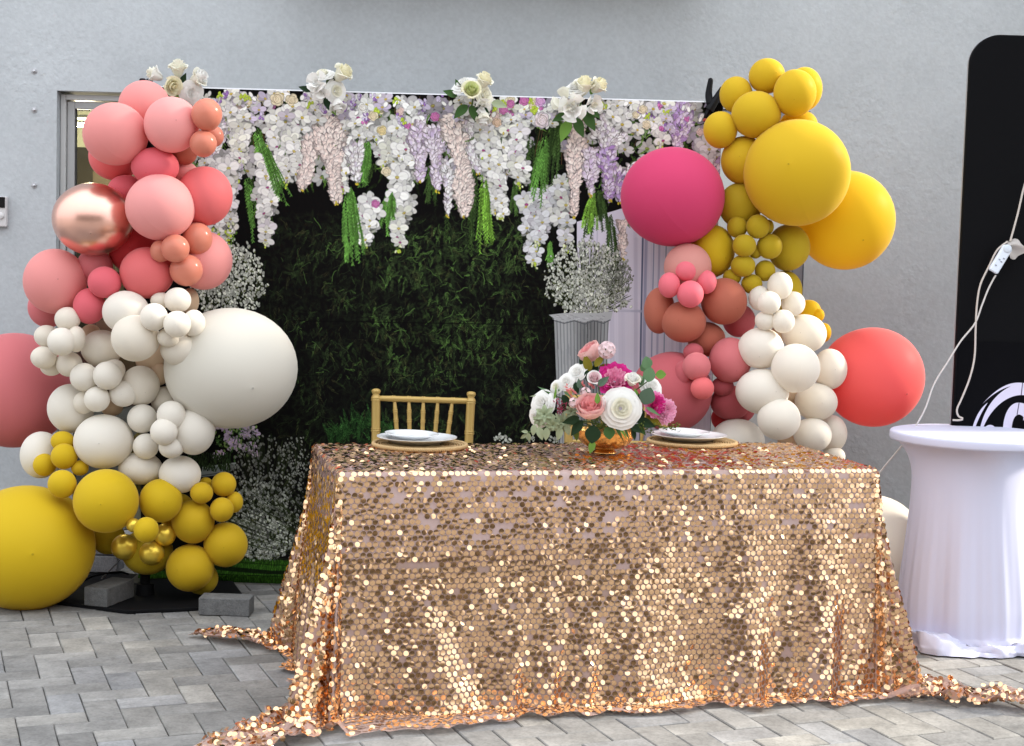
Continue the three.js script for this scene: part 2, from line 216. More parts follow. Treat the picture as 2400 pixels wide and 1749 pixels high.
// ------------------------------------------------------------------ printed backdrop on its stand
const ZB = 6.68;
{
  const xl = at(338, 700, ZB).x, xr = at(1676, 700, ZB).x, yt = at(1000, 222, ZB).y, BW = xr - xl, BH = yt;
  const CW = 2048, CH = Math.round(2048 * BH / BW), K = CW / BW, c = document.createElement('canvas'); c.width = CW; c.height = CH;
  const x = c.getContext('2d'), r = rng(1234), S = K * ZB / F;       // S: canvas pixels per photograph pixel
  const mp = (px, py) => { const p = at(px, py, ZB); return [(p.x - xl) * K, (yt - p.y) * K]; };
  const rgb = (a, s = 1, o = 1) => `rgba(${clamp(a[0] * s, 0, 255) | 0},${clamp(a[1] * s, 0, 255) | 0},${clamp(a[2] * s, 0, 255) | 0},${o})`;
  const mix = (a, b, t) => [0, 1, 2].map((k) => lerp(a[k], b[k], t));
  x.fillStyle = 'rgb(15,14,14)'; x.fillRect(0, 0, CW, CH);
  const poly = (pts, fill) => { x.beginPath(); pts.forEach(([a, b], i) => { const [u, v] = mp(a, b); i ? x.lineTo(u, v) : x.moveTo(u, v); }); x.closePath(); x.fillStyle = fill; x.fill(); };
  const line = (pts, col, w) => { x.beginPath(); pts.forEach(([a, b], i) => { const [u, v] = mp(a, b); i ? x.lineTo(u, v) : x.moveTo(u, v); }); x.strokeStyle = col; x.lineWidth = w * S; x.lineCap = 'round'; x.lineJoin = 'round'; x.stroke(); };
  // a fern sprig: a bent rib with leaflets that get shorter to the tip
  const fern = (px, py, ang, len, col, w = 1) => {
    let a = ang, u = px, v = py; const n = Math.max(5, len / 3.2 | 0), bend = (r() - 0.5) * 0.2;
    for (let i = 0; i < n; i++) {
      const st = len / n, nu = u + Math.cos(a) * st, nv = v + Math.sin(a) * st, l = len * 0.24 * (1 - 0.9 * i / n) * (0.6 + 0.7 * r());
      line([[u, v], [nu, nv]], rgb(col, 0.8), 0.8 * w);
      for (const s of [-1, 1]) { const b = a + s * (0.6 + 0.5 * r()); line([[u, v], [u + Math.cos(b) * l * 0.6, v + Math.sin(b) * l * 0.6], [u + Math.cos(b - s * 0.4) * l, v + Math.sin(b - s * 0.4) * l]], rgb(col, 0.6 + 0.75 * r()), (0.6 + 0.8 * r()) * w); }
      u = nu; v = nv; a += bend + (r() - 0.5) * 0.3;
    }
  };
  const el = (u, v, a, b, rot, col, edge) => { x.save(); x.translate(u, v); x.rotate(rot); x.scale(a, b); const g = x.createRadialGradient(0.25, 0, 0.05, 0, 0, 1); g.addColorStop(0, col); g.addColorStop(0.72, col); g.addColorStop(1, edge); x.fillStyle = g; x.beginPath(); x.arc(0, 0, 1, 0, 7); x.fill(); x.restore(); };
  // the dark leafy wall of the print
  const dens = (px, py) => Math.exp(-(((px - 1090) / 250) ** 2) - ((py - 690) / 165) ** 2) + 0.3 * Math.exp(-(((px - 820) / 220) ** 2) - ((py - 740) / 210) ** 2) + 0.35 * Math.exp(-(((px - 1120) / 260) ** 2) - ((py - 930) / 110) ** 2) + 0.25 * Math.exp(-(((px - 1000) / 300) ** 2) - ((py - 600) / 90) ** 2);
  for (let k = 0; k < 5200; k++) { const px = 610 + 690 * r(), py = 500 + 560 * r(), cl = smooth(0.28, 0.66, fbm(px / 640, py / 640, 13, 4, 60)), d = clamp(dens(px, py) * 1.0 + 0.25, 0, 1) * cl * (px > 1240 ? 0.3 : 1), [u, v] = mp(px, py); el(u, v, (4 + 9 * r()) * S, (1.5 + 3 * r()) * S, r() * 3.14, rgb(mix([34, 42, 28], [66, 92, 46], d * r() * 1.2), 1, 0.12 + 0.5 * d * r()), 'rgba(30,40,24,0)'); }
  for (let pass = 0; pass < 3; pass++) for (let k = 0; k < 1700; k++) {
    const px = 620 + 680 * r(), py = 520 + 560 * r(), cl = fbm(px / 640, py / 640, 11, 3, 60), d = clamp(dens(px, py) * 1.05 + 0.2, 0, 1) * smooth(0.26, 0.62, cl) * (px > 1240 ? 0.3 : 1) * (px < 700 ? 0.5 : 1);
    if (r() > 0.2 + 1.5 * d) continue;
    const g = mix([18, 21, 17], pass === 2 ? [88, 124, 60] : [56, 72, 42], clamp((0.25 + 1.5 * d) * (0.15 + 0.85 * r()) * (pass === 0 ? 0.5 : 1), 0, 1)), t = r() < 0.1 ? mix(g, [84, 78, 48], 0.5) : g;
    if (r() < 0.1) { let a = r() * 6.28, u = px, v = py; const pts = [[u, v]]; for (let i = 0; i < 6; i++) { a += (r() - 0.5) * 1.1; u += Math.cos(a) * 5; v += Math.sin(a) * 5; pts.push([u, v]); } line(pts, rgb(t, 1.05), 0.7 + 0.7 * r()); }
    else fern(px, py, r() < 0.55 ? 1.1 + r() * 1.2 : r() * 6.28, 10 + 24 * r() * r() + 12 * r(), t, 0.45 + 0.4 * r());
  }
  for (const dy of [0, 0, 0]) line([[690, 752 + dy], [1290, 762 + dy]], 'rgba(8,8,8,0.4)', 2);
  line([[690, 880], [1290, 888]], 'rgba(8,8,8,0.4)', 2);
  for (let k = 0; k < 90; k++) fern(770 + 150 * r(), 1045 - 80 * r() * (1 - Math.abs(k % 10 - 5) / 7), -1.57 + (r() - 0.5) * 1.6, 24 + 22 * r(), mix([24, 46, 22], [60, 104, 50], r()), 0.9);
  // curtain and fluted pedestal at the right
  poly([[1352, 520], [1690, 420], [1690, 1376], [1310, 1376], [1318, 760], [1352, 700]], 'rgb(208,204,218)');
  for (let k = 0; k < 60; k++) { const px = 1350 + 320 * r(), w = 2 + 12 * r(), d = r(); line([[px, 520 + 60 * r()], [px + 6 * (r() - 0.5), 900], [px + 14 * (r() - 0.5), 1376]], rgb(d < 0.5 ? [214, 210, 224] : [168, 166, 188], 1, 0.25), w); }
  for (const [px, w, col, o] of [[1507, 4, [84, 90, 118], 0.9], [1515, 7, [140, 142, 168], 0.7], [1533, 3, [120, 130, 158], 0.7], [1546, 5, [150, 152, 176], 0.6], [1562, 3, [110, 130, 150], 0.7], [1600, 6, [160, 160, 182], 0.6], [1425, 10, [204, 200, 216], 0.6], [1400, 3, [150, 150, 170], 0.4]]) line([[px, 540], [px - 4, 720], [px - 7, 900], [px - 8, 1376]], rgb(col, 1, o), w);
  for (let k = 0; k < 14; k++) line([[1400 + 120 * r(), 725 + 8 * r()], [1540 + 100 * r(), 728 + 8 * r()]], 'rgba(165,165,185,0.25)', 2);
  poly([[1298, 742], [1428, 742], [1416, 900], [1410, 1376], [1322, 1376], [1308, 900]], 'rgb(150,152,154)');
  for (let k = 0; k < 16; k++) { const px = 1301 + k * 8, s = 0.75 + 0.35 * Math.sin(k * 0.42 + 0.5); line([[px, 752], [px + (1362 - px) * 0.1, 920], [px + (1362 - px) * 0.16, 1376]], rgb([166, 169, 170], 0.55 + 0.45 * s), 4.6); line([[px + 4, 752], [px + 4 + (1362 - px) * 0.1, 920], [px + 4 + (1362 - px) * 0.16, 1376]], rgb([122, 124, 128], s), 1.8); }
  for (let k = 0; k < 130; k++) { const px = 1300 + 120 * r(), py = 760 + 260 * r(); line([[px, py], [px + 1, py + 8 + 30 * r()]], rgb(r() < 0.5 ? [196, 198, 198] : [110, 112, 116], 1, 0.3), 1.5); }
  // ---- flowers of the print
  const WHITE = [243, 243, 239], BLUSH = [232, 216, 206], LILAC = [206, 194, 218], VIOLET = [150, 112, 178], CREAM = [236, 224, 192], PINK = [206, 120, 180], LIME = [184, 205, 74], GREY = [222, 224, 228];
  // one blossom: a dark gap behind it, three narrow and two broad petals with veins, a small coloured lip
  const orchid = (px, py, s, base = WHITE, lip = [200, 186, 92], deep = 0) => {
    const [u, v] = mp(px, py), q = s * S, a = (r() - 0.5) * 1.5, sq = 0.72 + 0.28 * r(), dk = (0.88 + 0.14 * r()) * (1 - 0.3 * deep), hue = mix(base, r() < 0.14 ? [216, 206, 222] : r() < 0.5 ? [222, 224, 196] : base, 0.45 * r());
    x.save(); x.translate(u, v); x.rotate(a); x.scale(1, sq);
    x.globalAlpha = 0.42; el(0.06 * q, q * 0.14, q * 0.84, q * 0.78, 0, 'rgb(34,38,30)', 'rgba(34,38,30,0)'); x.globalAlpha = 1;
    const petal = (an, d, l, w, k) => { el(Math.cos(an) * q * d, Math.sin(an) * q * d, q * l, q * w, an, rgb(hue, dk * k), rgb(mix(hue, [170, 164, 172], 0.5), dk * k * 0.95)); for (let i = -1; i <= 1; i++) { x.beginPath(); x.moveTo(Math.cos(an) * q * 0.1, Math.sin(an) * q * 0.1); x.lineTo(Math.cos(an + i * 0.16) * q * (d + l * 0.75), Math.sin(an + i * 0.16) * q * (d + l * 0.75)); x.strokeStyle = rgb(mix(hue, [150, 150, 130], 0.7), dk, 0.28); x.lineWidth = 1; x.stroke(); } };
    petal(-1.57, 0.46, 0.46, 0.24, 0.93); petal(0.85, 0.44, 0.44, 0.22, 0.9); petal(2.3, 0.44, 0.44, 0.22, 0.9); petal(-0.16, 0.46, 0.46, 0.4, 1.02); petal(3.3, 0.46, 0.46, 0.4, 1);
    el(0, q * 0.06, q * 0.13, q * 0.17, 1.57, rgb(lip, dk), rgb(mix(lip, [150, 96, 130], r() * 0.8), 0.75 * dk)); el(0, q * 0.16, q * 0.07, q * 0.06, 0, rgb([176, 130, 60], dk), rgb([120, 80, 60], dk, 0.2));
    x.restore();
  };
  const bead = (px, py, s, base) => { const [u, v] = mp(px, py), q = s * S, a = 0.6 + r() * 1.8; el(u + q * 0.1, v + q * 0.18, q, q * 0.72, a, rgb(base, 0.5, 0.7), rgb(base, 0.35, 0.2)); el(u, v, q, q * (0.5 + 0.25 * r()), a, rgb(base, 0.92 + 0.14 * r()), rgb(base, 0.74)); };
  const tongue = (px, py, s, an, base, k) => {   // a pointed petal
    const [u, v] = mp(px, py), q = s * S; x.save(); x.translate(u, v); x.rotate(an);
    const shape = (m) => { x.beginPath(); x.moveTo(-q * m, 0); x.bezierCurveTo(-q * 0.5, -q * 0.62 * m, q * 0.45, -q * 0.55 * m, q * m, 0); x.bezierCurveTo(q * 0.45, q * 0.55 * m, -q * 0.5, q * 0.62 * m, -q * m, 0); x.closePath(); };
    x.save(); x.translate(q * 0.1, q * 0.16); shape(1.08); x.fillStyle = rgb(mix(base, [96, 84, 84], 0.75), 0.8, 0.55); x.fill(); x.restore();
    const g = x.createLinearGradient(-q, 0, q, 0); g.addColorStop(0, rgb(mix(base, [190, 150, 150], 0.3), k * 0.84)); g.addColorStop(0.45, rgb(base, k)); g.addColorStop(1, rgb(base, k * 0.97)); shape(1); x.fillStyle = g; x.fill(); x.restore();
  };
  const rose = (px, py, s, base = CREAM) => { const [u, v] = mp(px, py), q = s * S; for (let k = 0; k < 6; k++) { const a = k * 1.047 + r(); el(u + Math.cos(a) * q * 0.42, v + Math.sin(a) * q * 0.4, q * 0.62, q * 0.55, a, rgb(base, 0.86 + 0.14 * r()), rgb(base, 0.56)); } el(u, v, q * 0.66, q * 0.62, 0, rgb(base, 0.95), rgb(base, 0.6)); for (let k = 0; k < 9; k++) { const a = k * 2.4 + r(), d = q * (0.12 + 0.075 * k); x.beginPath(); x.arc(u + (r() - 0.5) * q * 0.1, v + (r() - 0.5) * q * 0.1, d, a, a + 2 + r()); x.strokeStyle = rgb(mix(base, [170, 130, 80], 0.45), 0.8, 0.75); x.lineWidth = q * 0.07; x.stroke(); x.beginPath(); x.arc(u, v, d + q * 0.05, a + 0.3, a + 1.8); x.strokeStyle = rgb(base, 1.05, 0.9); x.lineWidth = q * 0.06; x.stroke(); } };
  const cascade = (px, y0, y1, w, kind, slant = 0) => {
    const len = y1 - y0, ww = (t) => w * (0.86 + 0.3 * Math.sin(t * 9 + px)) * (t < 0.15 ? 0.75 + t * 1.6 : 1.0 - 0.72 * ((t - 0.15) / 0.85) ** 1.5);
    if (kind === 'orchid' || kind === 'orchidgrey') {
      const B = kind === 'orchid' ? WHITE : GREY, lipOf = () => r() < 0.25 ? [160, 76, 130] : [196, 188, 104];
      for (let k = 0; k < len * w / 900; k++) { const t = r(); fern(px + slant * t + (r() - 0.5) * ww(t) * 1.3, y0 + t * len, 0.8 + 1.6 * r(), 20 + 14 * r(), mix([40, 62, 26], [96, 132, 54], r()), 1.2); }
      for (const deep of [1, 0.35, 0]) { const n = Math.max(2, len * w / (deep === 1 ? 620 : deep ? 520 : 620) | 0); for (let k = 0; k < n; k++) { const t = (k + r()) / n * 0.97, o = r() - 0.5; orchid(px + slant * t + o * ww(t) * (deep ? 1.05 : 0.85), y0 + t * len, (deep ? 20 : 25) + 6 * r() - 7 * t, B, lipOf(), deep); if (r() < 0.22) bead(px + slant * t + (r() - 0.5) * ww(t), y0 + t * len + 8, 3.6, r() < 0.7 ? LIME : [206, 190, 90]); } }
      for (let k = 0; k < 5; k++) bead(px + slant + (r() - 0.5) * 15, y1 - 4 + r() * 16, 3 + 2 * r(), r() < 0.5 ? LIME : [214, 220, 180]);
    } else if (kind === 'green' || kind === 'dark' || kind === 'lime') {
      const base = kind === 'green' ? [92, 140, 62] : kind === 'lime' ? [118, 166, 62] : [60, 84, 42], n = Math.max(4, w / 7 | 0);
      for (let k = 0; k < n * 2; k++) {
        const o = r() - 0.5, l = len * (0.45 + 0.55 * r() * (1 - Math.abs(o))), st = r() * len * 0.3; const pts = [];
        for (let i = 0; i <= 14; i++) { const t = i / 14, tt = (st + t * (l - st * 0.3)) / len; pts.push([px + slant * tt + o * w * (0.2 + 1.15 * tt) + Math.sin(t * 4 + k) * 2.4, y0 + Math.min(st + t * l, len * 1.05)]); }
        line(pts, rgb(base, 0.42 + 0.3 * r()), 2.2); const cc = 0.75 + 0.55 * r();
        for (let i = 0; i < 14; i++) for (let q = 0; q < 3; q++) { const [a, b] = pts[i], [a2, b2] = pts[i + 1], t = q / 3, m = [lerp(a, a2, t), lerp(b, b2, t)], s = (q & 1 ? 1 : -1) * (2 + 2.6 * r()); line([m, [m[0] + s, m[1] + 4.2]], rgb(base, cc * (0.7 + 0.55 * r())), 1.3); }
      }
    } else {
      const base = kind === 'blush' ? [240, 226, 218] : kind === 'lilac' ? [226, 216, 230] : kind === 'violet' ? [196, 174, 216] : [234, 234, 234], n = len * w / 34 | 0;
      for (const deep of [1, 0]) for (let k = 0; k < n * (deep ? 0.8 : 1); k++) {
        const t = k / n / (deep ? 0.8 : 1), o = r() - 0.5, a = px + slant * t + o * ww(t) * (deep ? 1.15 : 1), b = y0 + t * len + (r() - 0.5) * 16;
        if (deep && r() < 0.12) fern(a, b, 0.8 + 1.5 * r(), 18, [84, 116, 48], 1);
        const cb = mix(base, r() < 0.6 ? WHITE : kind === 'blush' ? [228, 198, 188] : VIOLET, r() * (kind === 'violet' ? 0.8 : kind === 'lilac' ? 0.35 : 0.3));
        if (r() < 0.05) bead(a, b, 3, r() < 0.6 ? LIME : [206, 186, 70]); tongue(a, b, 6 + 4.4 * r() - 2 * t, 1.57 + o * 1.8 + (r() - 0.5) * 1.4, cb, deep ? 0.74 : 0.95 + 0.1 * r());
      }
      for (let k = 0; k < 3; k++) bead(px + slant + (r() - 0.5) * 8, y1 + 4 + r() * 8, 3.2, [200, 180, 60]);
    }
  };
  // dark leaf mass under the swag
  for (let k = 0; k < 900; k++) { const px = 440 + 1240 * r(), py = 215 + 190 * r() * r() + 60 * r(); fern(px, py, 0.6 + 2 * r(), 20 + 26 * r(), mix([24, 32, 18], [66, 92, 40], r() * r() + 0.15 * r()), 1.1); }
  for (let k = 0; k < 60; k++) { const px = 460 + 1200 * r(); line([[px, 225 + 20 * r()], [px + 20 * (r() - 0.5), 300], [px + 40 * (r() - 0.5), 340 + 60 * r()]], 'rgba(92,66,44,0.8)', 1.6); }
  const swag = [
    [1055, 330, 555, 34, 'dark'], [1115, 380, 590, 40, 'dark'], [600, 300, 470, 54, 'green', 60], [575, 400, 560, 34, 'green', 40], [500, 320, 440, 30, 'dark', 20], [815, 430, 610, 54, 'green', 20], [808, 540, 625, 14, 'green', 14], [912, 440, 545, 42, 'green'], [860, 320, 430, 24, 'green', -12], [1010, 380, 500, 30, 'dark'],
    [1133, 410, 590, 46, 'lime', 8], [1245, 320, 440, 34, 'dark', -10], [1275, 320, 490, 46, 'green', -22], [1305, 260, 430, 34, 'dark', -14], [1400, 440, 560, 62, 'dark'], [1390, 440, 540, 40, 'lime', -10], [1432, 500, 660, 34, 'dark', 6], [1205, 420, 500, 12, 'dark'], [1288, 560, 620, 12, 'green'],
    [545, 250, 380, 62, 'orchid', 20], [500, 250, 400, 60, 'white'], [625, 370, 570, 46, 'orchid', -4], [640, 270, 430, 60, 'orchid', 30], [690, 260, 420, 60, 'orchid', 14], [742, 320, 440, 50, 'blush', -34], [800, 300, 450, 40, 'orchid'], [765, 260, 470, 66, 'blush', 24], [850, 240, 330, 60, 'orchid'], [865, 465, 575, 52, 'orchid', -12], [835, 340, 420, 44, 'white'], [905, 300, 390, 60, 'orchid'], [950, 280, 440, 70, 'orchid', -6], [940, 400, 580, 48, 'orchid', -6],
    [985, 290, 420, 46, 'lilac'], [1018, 300, 440, 42, 'lilac', 8], [1075, 270, 500, 70, 'blush', 14], [1050, 380, 500, 24, 'white'], [1120, 280, 400, 60, 'white'], [1150, 300, 510, 60, 'orchid', 22], [1200, 270, 430, 50, 'orchid', 20], [1240, 450, 620, 40, 'orchidgrey', 14], [1285, 450, 570, 62, 'orchidgrey', -24], [1310, 420, 580, 34, 'orchidgrey', 18],
    [1355, 290, 500, 46, 'blush', -10], [1385, 350, 450, 40, 'lilac'], [1430, 270, 370, 82, 'white'], [1420, 350, 465, 40, 'violet', 10], [1452, 400, 470, 26, 'violet'], [1545, 240, 340, 56, 'orchid'], [1600, 235, 370, 56, 'violet', -14], [1650, 330, 440, 44, 'orchidgrey', 20], [1680, 380, 460, 20, 'violet'], [1480, 390, 520, 30, 'white'], [1460, 520, 600, 20, 'blush'],
  ];
  const depthAt = (px) => { const P = [[440, 420], [560, 400], [600, 400], [670, 420], [720, 430], [800, 440], [835, 360], [880, 330], [930, 410], [1000, 430], [1060, 440], [1160, 430], [1220, 400], [1245, 300], [1320, 300], [1350, 400], [1440, 430], [1500, 380], [1560, 320], [1690, 380]]; for (let i = 1; i < P.length; i++) if (px < P[i][0]) return lerp(P[i - 1][1], P[i][1], (px - P[i - 1][0]) / (P[i][0] - P[i - 1][0])); return 380; };
  for (let k = 0; k < 560; k++) { const px = 445 + 1240 * r(), y0 = 235, d = depthAt(px), py = lerp(y0, d, Math.pow(r(), 0.8)), lil = fbm(px / 1300, 0.7, 14, 2, 79) > 0.55; if (r() < 0.55) fern(px, py, 0.7 + 1.7 * r(), 28, mix([50, 76, 32], [112, 152, 66], r()), 1.4); else if (r() < 0.6) orchid(px, py, 24 + 10 * r(), lil ? [214, 204, 224] : WHITE, [204, 196, 110], 0.75); else for (let i = 0; i < 4; i++) tongue(px + 14 * (r() - 0.5), py + 14 * (r() - 0.5), 7 + 3 * r(), r() * 3.1, lil ? LILAC : [226, 224, 218], 0.78 + 0.1 * r()); }
  const greens = swag.filter((s) => /green|dark|lime/.test(s[4])), blooms = swag.filter((s) => !/green|dark|lime/.test(s[4]));
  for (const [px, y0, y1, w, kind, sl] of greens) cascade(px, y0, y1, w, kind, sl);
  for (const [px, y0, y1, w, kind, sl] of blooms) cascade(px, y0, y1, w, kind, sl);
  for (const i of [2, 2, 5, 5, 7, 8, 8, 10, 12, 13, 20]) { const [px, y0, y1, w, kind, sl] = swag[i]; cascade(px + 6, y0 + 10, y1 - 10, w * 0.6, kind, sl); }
  // small flowers along the top edge
  for (let k = 0; k < 330; k++) {
    const px = 440 + 1230 * r(), py = 212 + (px - 470) * 0.028 + 72 * r() * (0.4 + 0.6 * r()), t = r(), zone = fbm(px / 1300, 0.3, 12, 2, 77);
    if (zone < 0.36 && r() < 0.75) continue;
    if (t < 0.34) orchid(px, py, 15 + 10 * r(), r() < 0.3 ? LILAC : WHITE, [206, 190, 80]); else if (t < 0.5) for (let i = 0; i < 7; i++) bead(px + 14 * (r() - 0.5), py + 14 * (r() - 0.5), 4.6, r() < 0.6 ? LILAC : VIOLET); else if (t < 0.62) rose(px, py, 8 + 4 * r(), r() < 0.6 ? CREAM : [232, 206, 200]); else if (t < 0.7) for (let i = 0; i < 7; i++) bead(px + 12 * (r() - 0.5), py + 12 * (r() - 0.5), 4, LIME); else if (t < 0.78) for (let i = 0; i < 6; i++) bead(px + 10 * (r() - 0.5), py + 10 * (r() - 0.5), 4.4, PINK); else bead(px, py, 7, WHITE);
  }
  for (const [a, b, s, col] of [[650, 232, 17, CREAM], [684, 234, 15, CREAM], [895, 306, 12, [232, 214, 160]], [905, 402, 12, CREAM], [1270, 282, 19, [240, 226, 232]], [875, 272, 12, CREAM], [1180, 258, 11, PINK], [1196, 244, 10, PINK], [1020, 274, 11, PINK], [1228, 236, 12, PINK], [1266, 238, 12, [220, 170, 220]], [880, 478, 10, PINK], [1165, 288, 11, [236, 206, 180]], [850, 252, 12, WHITE]]) rose(a, b, s, col);
  // left side: pale dense flowers down to the first bush, then baby's breath
  const breath = (cx, cy, rx, ry, n, s, bright) => {
    for (let k = 0; k < n * 0.6; k++) { const a = r() * 6.28, d = Math.sqrt(r()), px = cx + Math.cos(a) * rx * d, py = cy + Math.sin(a) * ry * d; line([[lerp(px, cx, 0.25), lerp(py, cy + ry, 0.25)], [px, py]], rgb([44, 52, 30], 0.6 + 0.8 * r(), 0.8), 1.1); }
    for (let k = 0; k < n; k++) { const a = r() * 6.28, d = Math.pow(r(), 0.6) * (0.9 + 0.2 * r()), px = cx + Math.cos(a) * rx * d, py = cy + Math.sin(a) * ry * d; const b = bright * (0.72 + 0.4 * r()); bead(px, py, s * (0.6 + 0.7 * r()), [206 * b, 210 * b, 198 * b]); if (r() < 0.35) bead(px + 4 * (r() - 0.5), py + 4, s * 0.5, [96 * b, 104 * b, 60 * b]); }
  };
  for (let k = 0; k < 420; k++) { const py = 380 + 300 * r(), px = 470 + 80 * r() * (1.2 - (py - 380) / 520); const t = r(); if (t < 0.4) orchid(px, py, 12 + 7 * r(), r() < 0.5 ? GREY : LILAC); else if (t < 0.6) bead(px, py, 5, LIME); else bead(px, py, 5 + 2 * r(), r() < 0.5 ? GREY : BLUSH); }
  for (let k = 0; k < 9; k++) cascade(480 + 60 * r(), 360 + 60 * r(), 520 + 60 * r(), 26, r() < 0.4 ? 'lime' : 'orchid', 10);
  breath(535, 660, 88, 95, 900, 4.2, 1.02);
  for (let k = 0; k < 120; k++) { const px = 500 + 110 * r(), py = 1000 + 75 * r(); if (r() < 0.4) fern(px, py, r() * 6, 18, mix([30, 50, 24], [80, 120, 60], r()), 1); else if (r() < 0.4) orchid(px, py, 13, [214, 190, 226], [230, 230, 200]); else bead(px, py, 4, [130, 160, 90]); }
  poly([[440, 1098], [552, 1084], [548, 1100], [530, 1112], [440, 1122]], 'rgb(120,128,126)'); line([[440, 1100], [552, 1086]], 'rgb(168,176,172)', 3); line([[450, 1118], [540, 1106]], 'rgb(70,76,78)', 3);
  for (let k = 0; k < 260; k++) { const px = 440 + 100 * r(), py = 1060 + 36 * r(); line([[px, py], [px + 10 * (r() - 0.5), py + 10]], rgb([34, 46, 26], 0.6 + r()), 2); }
  breath(620, 1120, 86, 100, 420, 3.6, 0.62); breath(605, 1225, 96, 105, 620, 4.0, 0.82); breath(600, 1262, 84, 56, 460, 4.8, 1.0); breath(690, 1080, 40, 60, 120, 2.8, 0.7);
  breath(1375, 650, 92, 88, 900, 4.0, 0.98); breath(1380, 690, 106, 50, 360, 4.0, 1.0); breath(1450, 650, 34, 48, 110, 3, 0.7);
  poly([[1286, 738], [1320, 734], [1400, 734], [1436, 730], [1432, 748], [1414, 754], [1392, 748], [1370, 756], [1346, 749], [1322, 755], [1300, 748]], 'rgb(176,178,180)'); line([[1300, 752], [1322, 758], [1346, 752], [1370, 760], [1392, 752], [1414, 758], [1430, 750]], 'rgb(96,98,102)', 2.5);
  for (let k = 0; k < 40; k++) { const px = 1290 + 140 * r(), py = 738 + 10 * r(); line([[px, py], [px + 6, py + 2]], rgb([200, 200, 202], 0.6 + 0.5 * r(), 0.6), 2); }
  for (const px of [905, 1000, 1010, 1170, 1185, 1240, 1300]) breath(px, 1025 + 8 * r(), 13, 9, 12, 4, 0.95);
  breath(850, 1230, 380, 110, 900, 3.2, 0.5);
  // grass of the print
  { const [u0, v0] = mp(340, 1312); x.fillStyle = 'rgb(26,52,14)'; x.fillRect(0, v0, CW, CH - v0); for (let k = 0; k < 26000; k++) { const u = CW * r(), v = v0 - 4 + (CH - v0 + 4) * r(), g = 0.5 + 0.8 * r(); x.strokeStyle = rgb(mix([30, 60, 14], [78, 128, 40], r() * r() + 0.1), g); x.lineWidth = 1.4; x.beginPath(); x.moveTo(u, v); x.lineTo(u + 5 * (r() - 0.5), v - 5 - 7 * r()); x.stroke(); } }
  for (const [yy, h, o] of [[1340, 7, 0.75], [1352, 4, 0.5], [1326, 3, 0.35]]) line([[340, yy - 20], [520, yy - 8], [640, yy], [1000, yy + 6], [1690, yy + 20]], `rgba(6,10,4,${o})`, h);
  const map = new THREE.CanvasTexture(c); map.colorSpace = THREE.SRGBColorSpace; map.anisotropy = 8;
  const weave = dataTex(256, (u, v) => { const s = 0.5 + 0.25 * Math.sin(u * 256 * 0.785) + 0.25 * Math.sin(v * 256 * 0.785); return [s, s, s]; }); weave.repeat.set(60, 52);
  const cloth = grid(110, 90, (u, v, o) => {
    const X = xl + u * BW, y = yt * (1 - v), edge = smooth(0, 0.05, v);
    let z = edge * (0.006 * Math.sin(X * 3.1 + 0.7) * smooth(0, 1, v) + 0.004 * Math.sin(X * 9 + v * 4) * v + 0.0025 * Math.sin(v * 21) * Math.exp(-((u - 0.5) ** 2) * 3)) + 0.006 * (vnoise(u * 9, v * 9, 32, 91) - 0.5) * edge;
    let yy = y;
    if (v > 0.955) { const t = (v - 0.955) / 0.045; z += 0.05 * t + 0.02 * Math.sin(t * 7 + X * 2) * t; yy = y + 0.012 * Math.sin(t * 9 + X * 5) * t + 0.006; }
    o.set(X, Math.max(0.008, yy), -ZB + z + 0.004);
  });
  { const uv = cloth.attributes.uv; for (let i = 0; i < uv.count; i++) uv.setY(i, 1 - uv.getY(i)); }
  const bd = thing('photo_backdrop', 'printed fabric backdrop of white flower garlands over dark leaves and pedestals', 'backdrop');
  part(bd, 'printed_cloth', cloth, phys(0xffffff, 0.9, { map, specularIntensity: 0.1, bumpMap: weave, bumpScale: 0.0003 }));
  part(bd, 'top_sleeve', new THREE.CylinderGeometry(0.016, 0.016, BW * 0.965, 16, 1, false).rotateZ(Math.PI / 2).translate((xl + xr) / 2 - 0.035, yt - 0.009, -ZB - 0.013), std(lin(0.6, 0.6, 0.62), 0.6));
  const st = thing('backdrop_stand', 'dark metal stand with crossbar that carries the printed backdrop', 'stand');
  const sm = std(lin(0.02, 0.02, 0.022), 0.45, { metalness: 0.4 });
  for (const px of [xl + 0.0, xr - 0.006]) {
    part(st, 'upright', new THREE.CylinderGeometry(0.014, 0.016, yt + 0.04, 14).translate(px, yt / 2 + 0.02, -ZB - 0.055), sm);
    part(st, 'foot', merge([rbox(0.05, 0.02, 0.5, 0.006).translate(px, 0.012, -ZB - 0.09)]), sm);
  }
  part(st, 'crossbar', new THREE.CylinderGeometry(0.012, 0.012, BW + 0.02, 12).rotateZ(Math.PI / 2).translate((xl + xr) / 2, yt - 0.012, -ZB - 0.055), sm);
  // spring clamp at the top right, knob at the top left
  const cl = thing('spring_clamp', 'black spring clamp holding the right top corner of the backdrop', 'clamp', at(1664, 238, ZB - 0.02));
  const cm = phys(lin(0.004, 0.004, 0.006), 0.5, { specularIntensity: 0.3 }), sc = ZB / F;
  const arm = (pts, r0, r1) => { const cv = new THREE.CatmullRomCurve3(pts.map(([a, b, d]) => V(a * sc, -b * sc, d))), g = new THREE.TubeGeometry(cv, 20, 1, 10); const p = g.attributes.position; for (let i = 0; i <= 20; i++) for (let j = 0; j <= 10; j++) { const k = i * 11 + j, q = cv.getPointAt(i / 20), s = lerp(r0, r1, i / 20); p.setXYZ(k, q.x + (p.getX(k) - q.x) * s, q.y + (p.getY(k) - q.y) * s, q.z + (p.getZ(k) - q.z) * s); } g.computeVertexNormals(); const e = new THREE.SphereGeometry(r1, 10, 8).translate(pts.at(-1)[0] * sc, -pts.at(-1)[1] * sc, pts.at(-1)[2]); return merge([g, e]); };
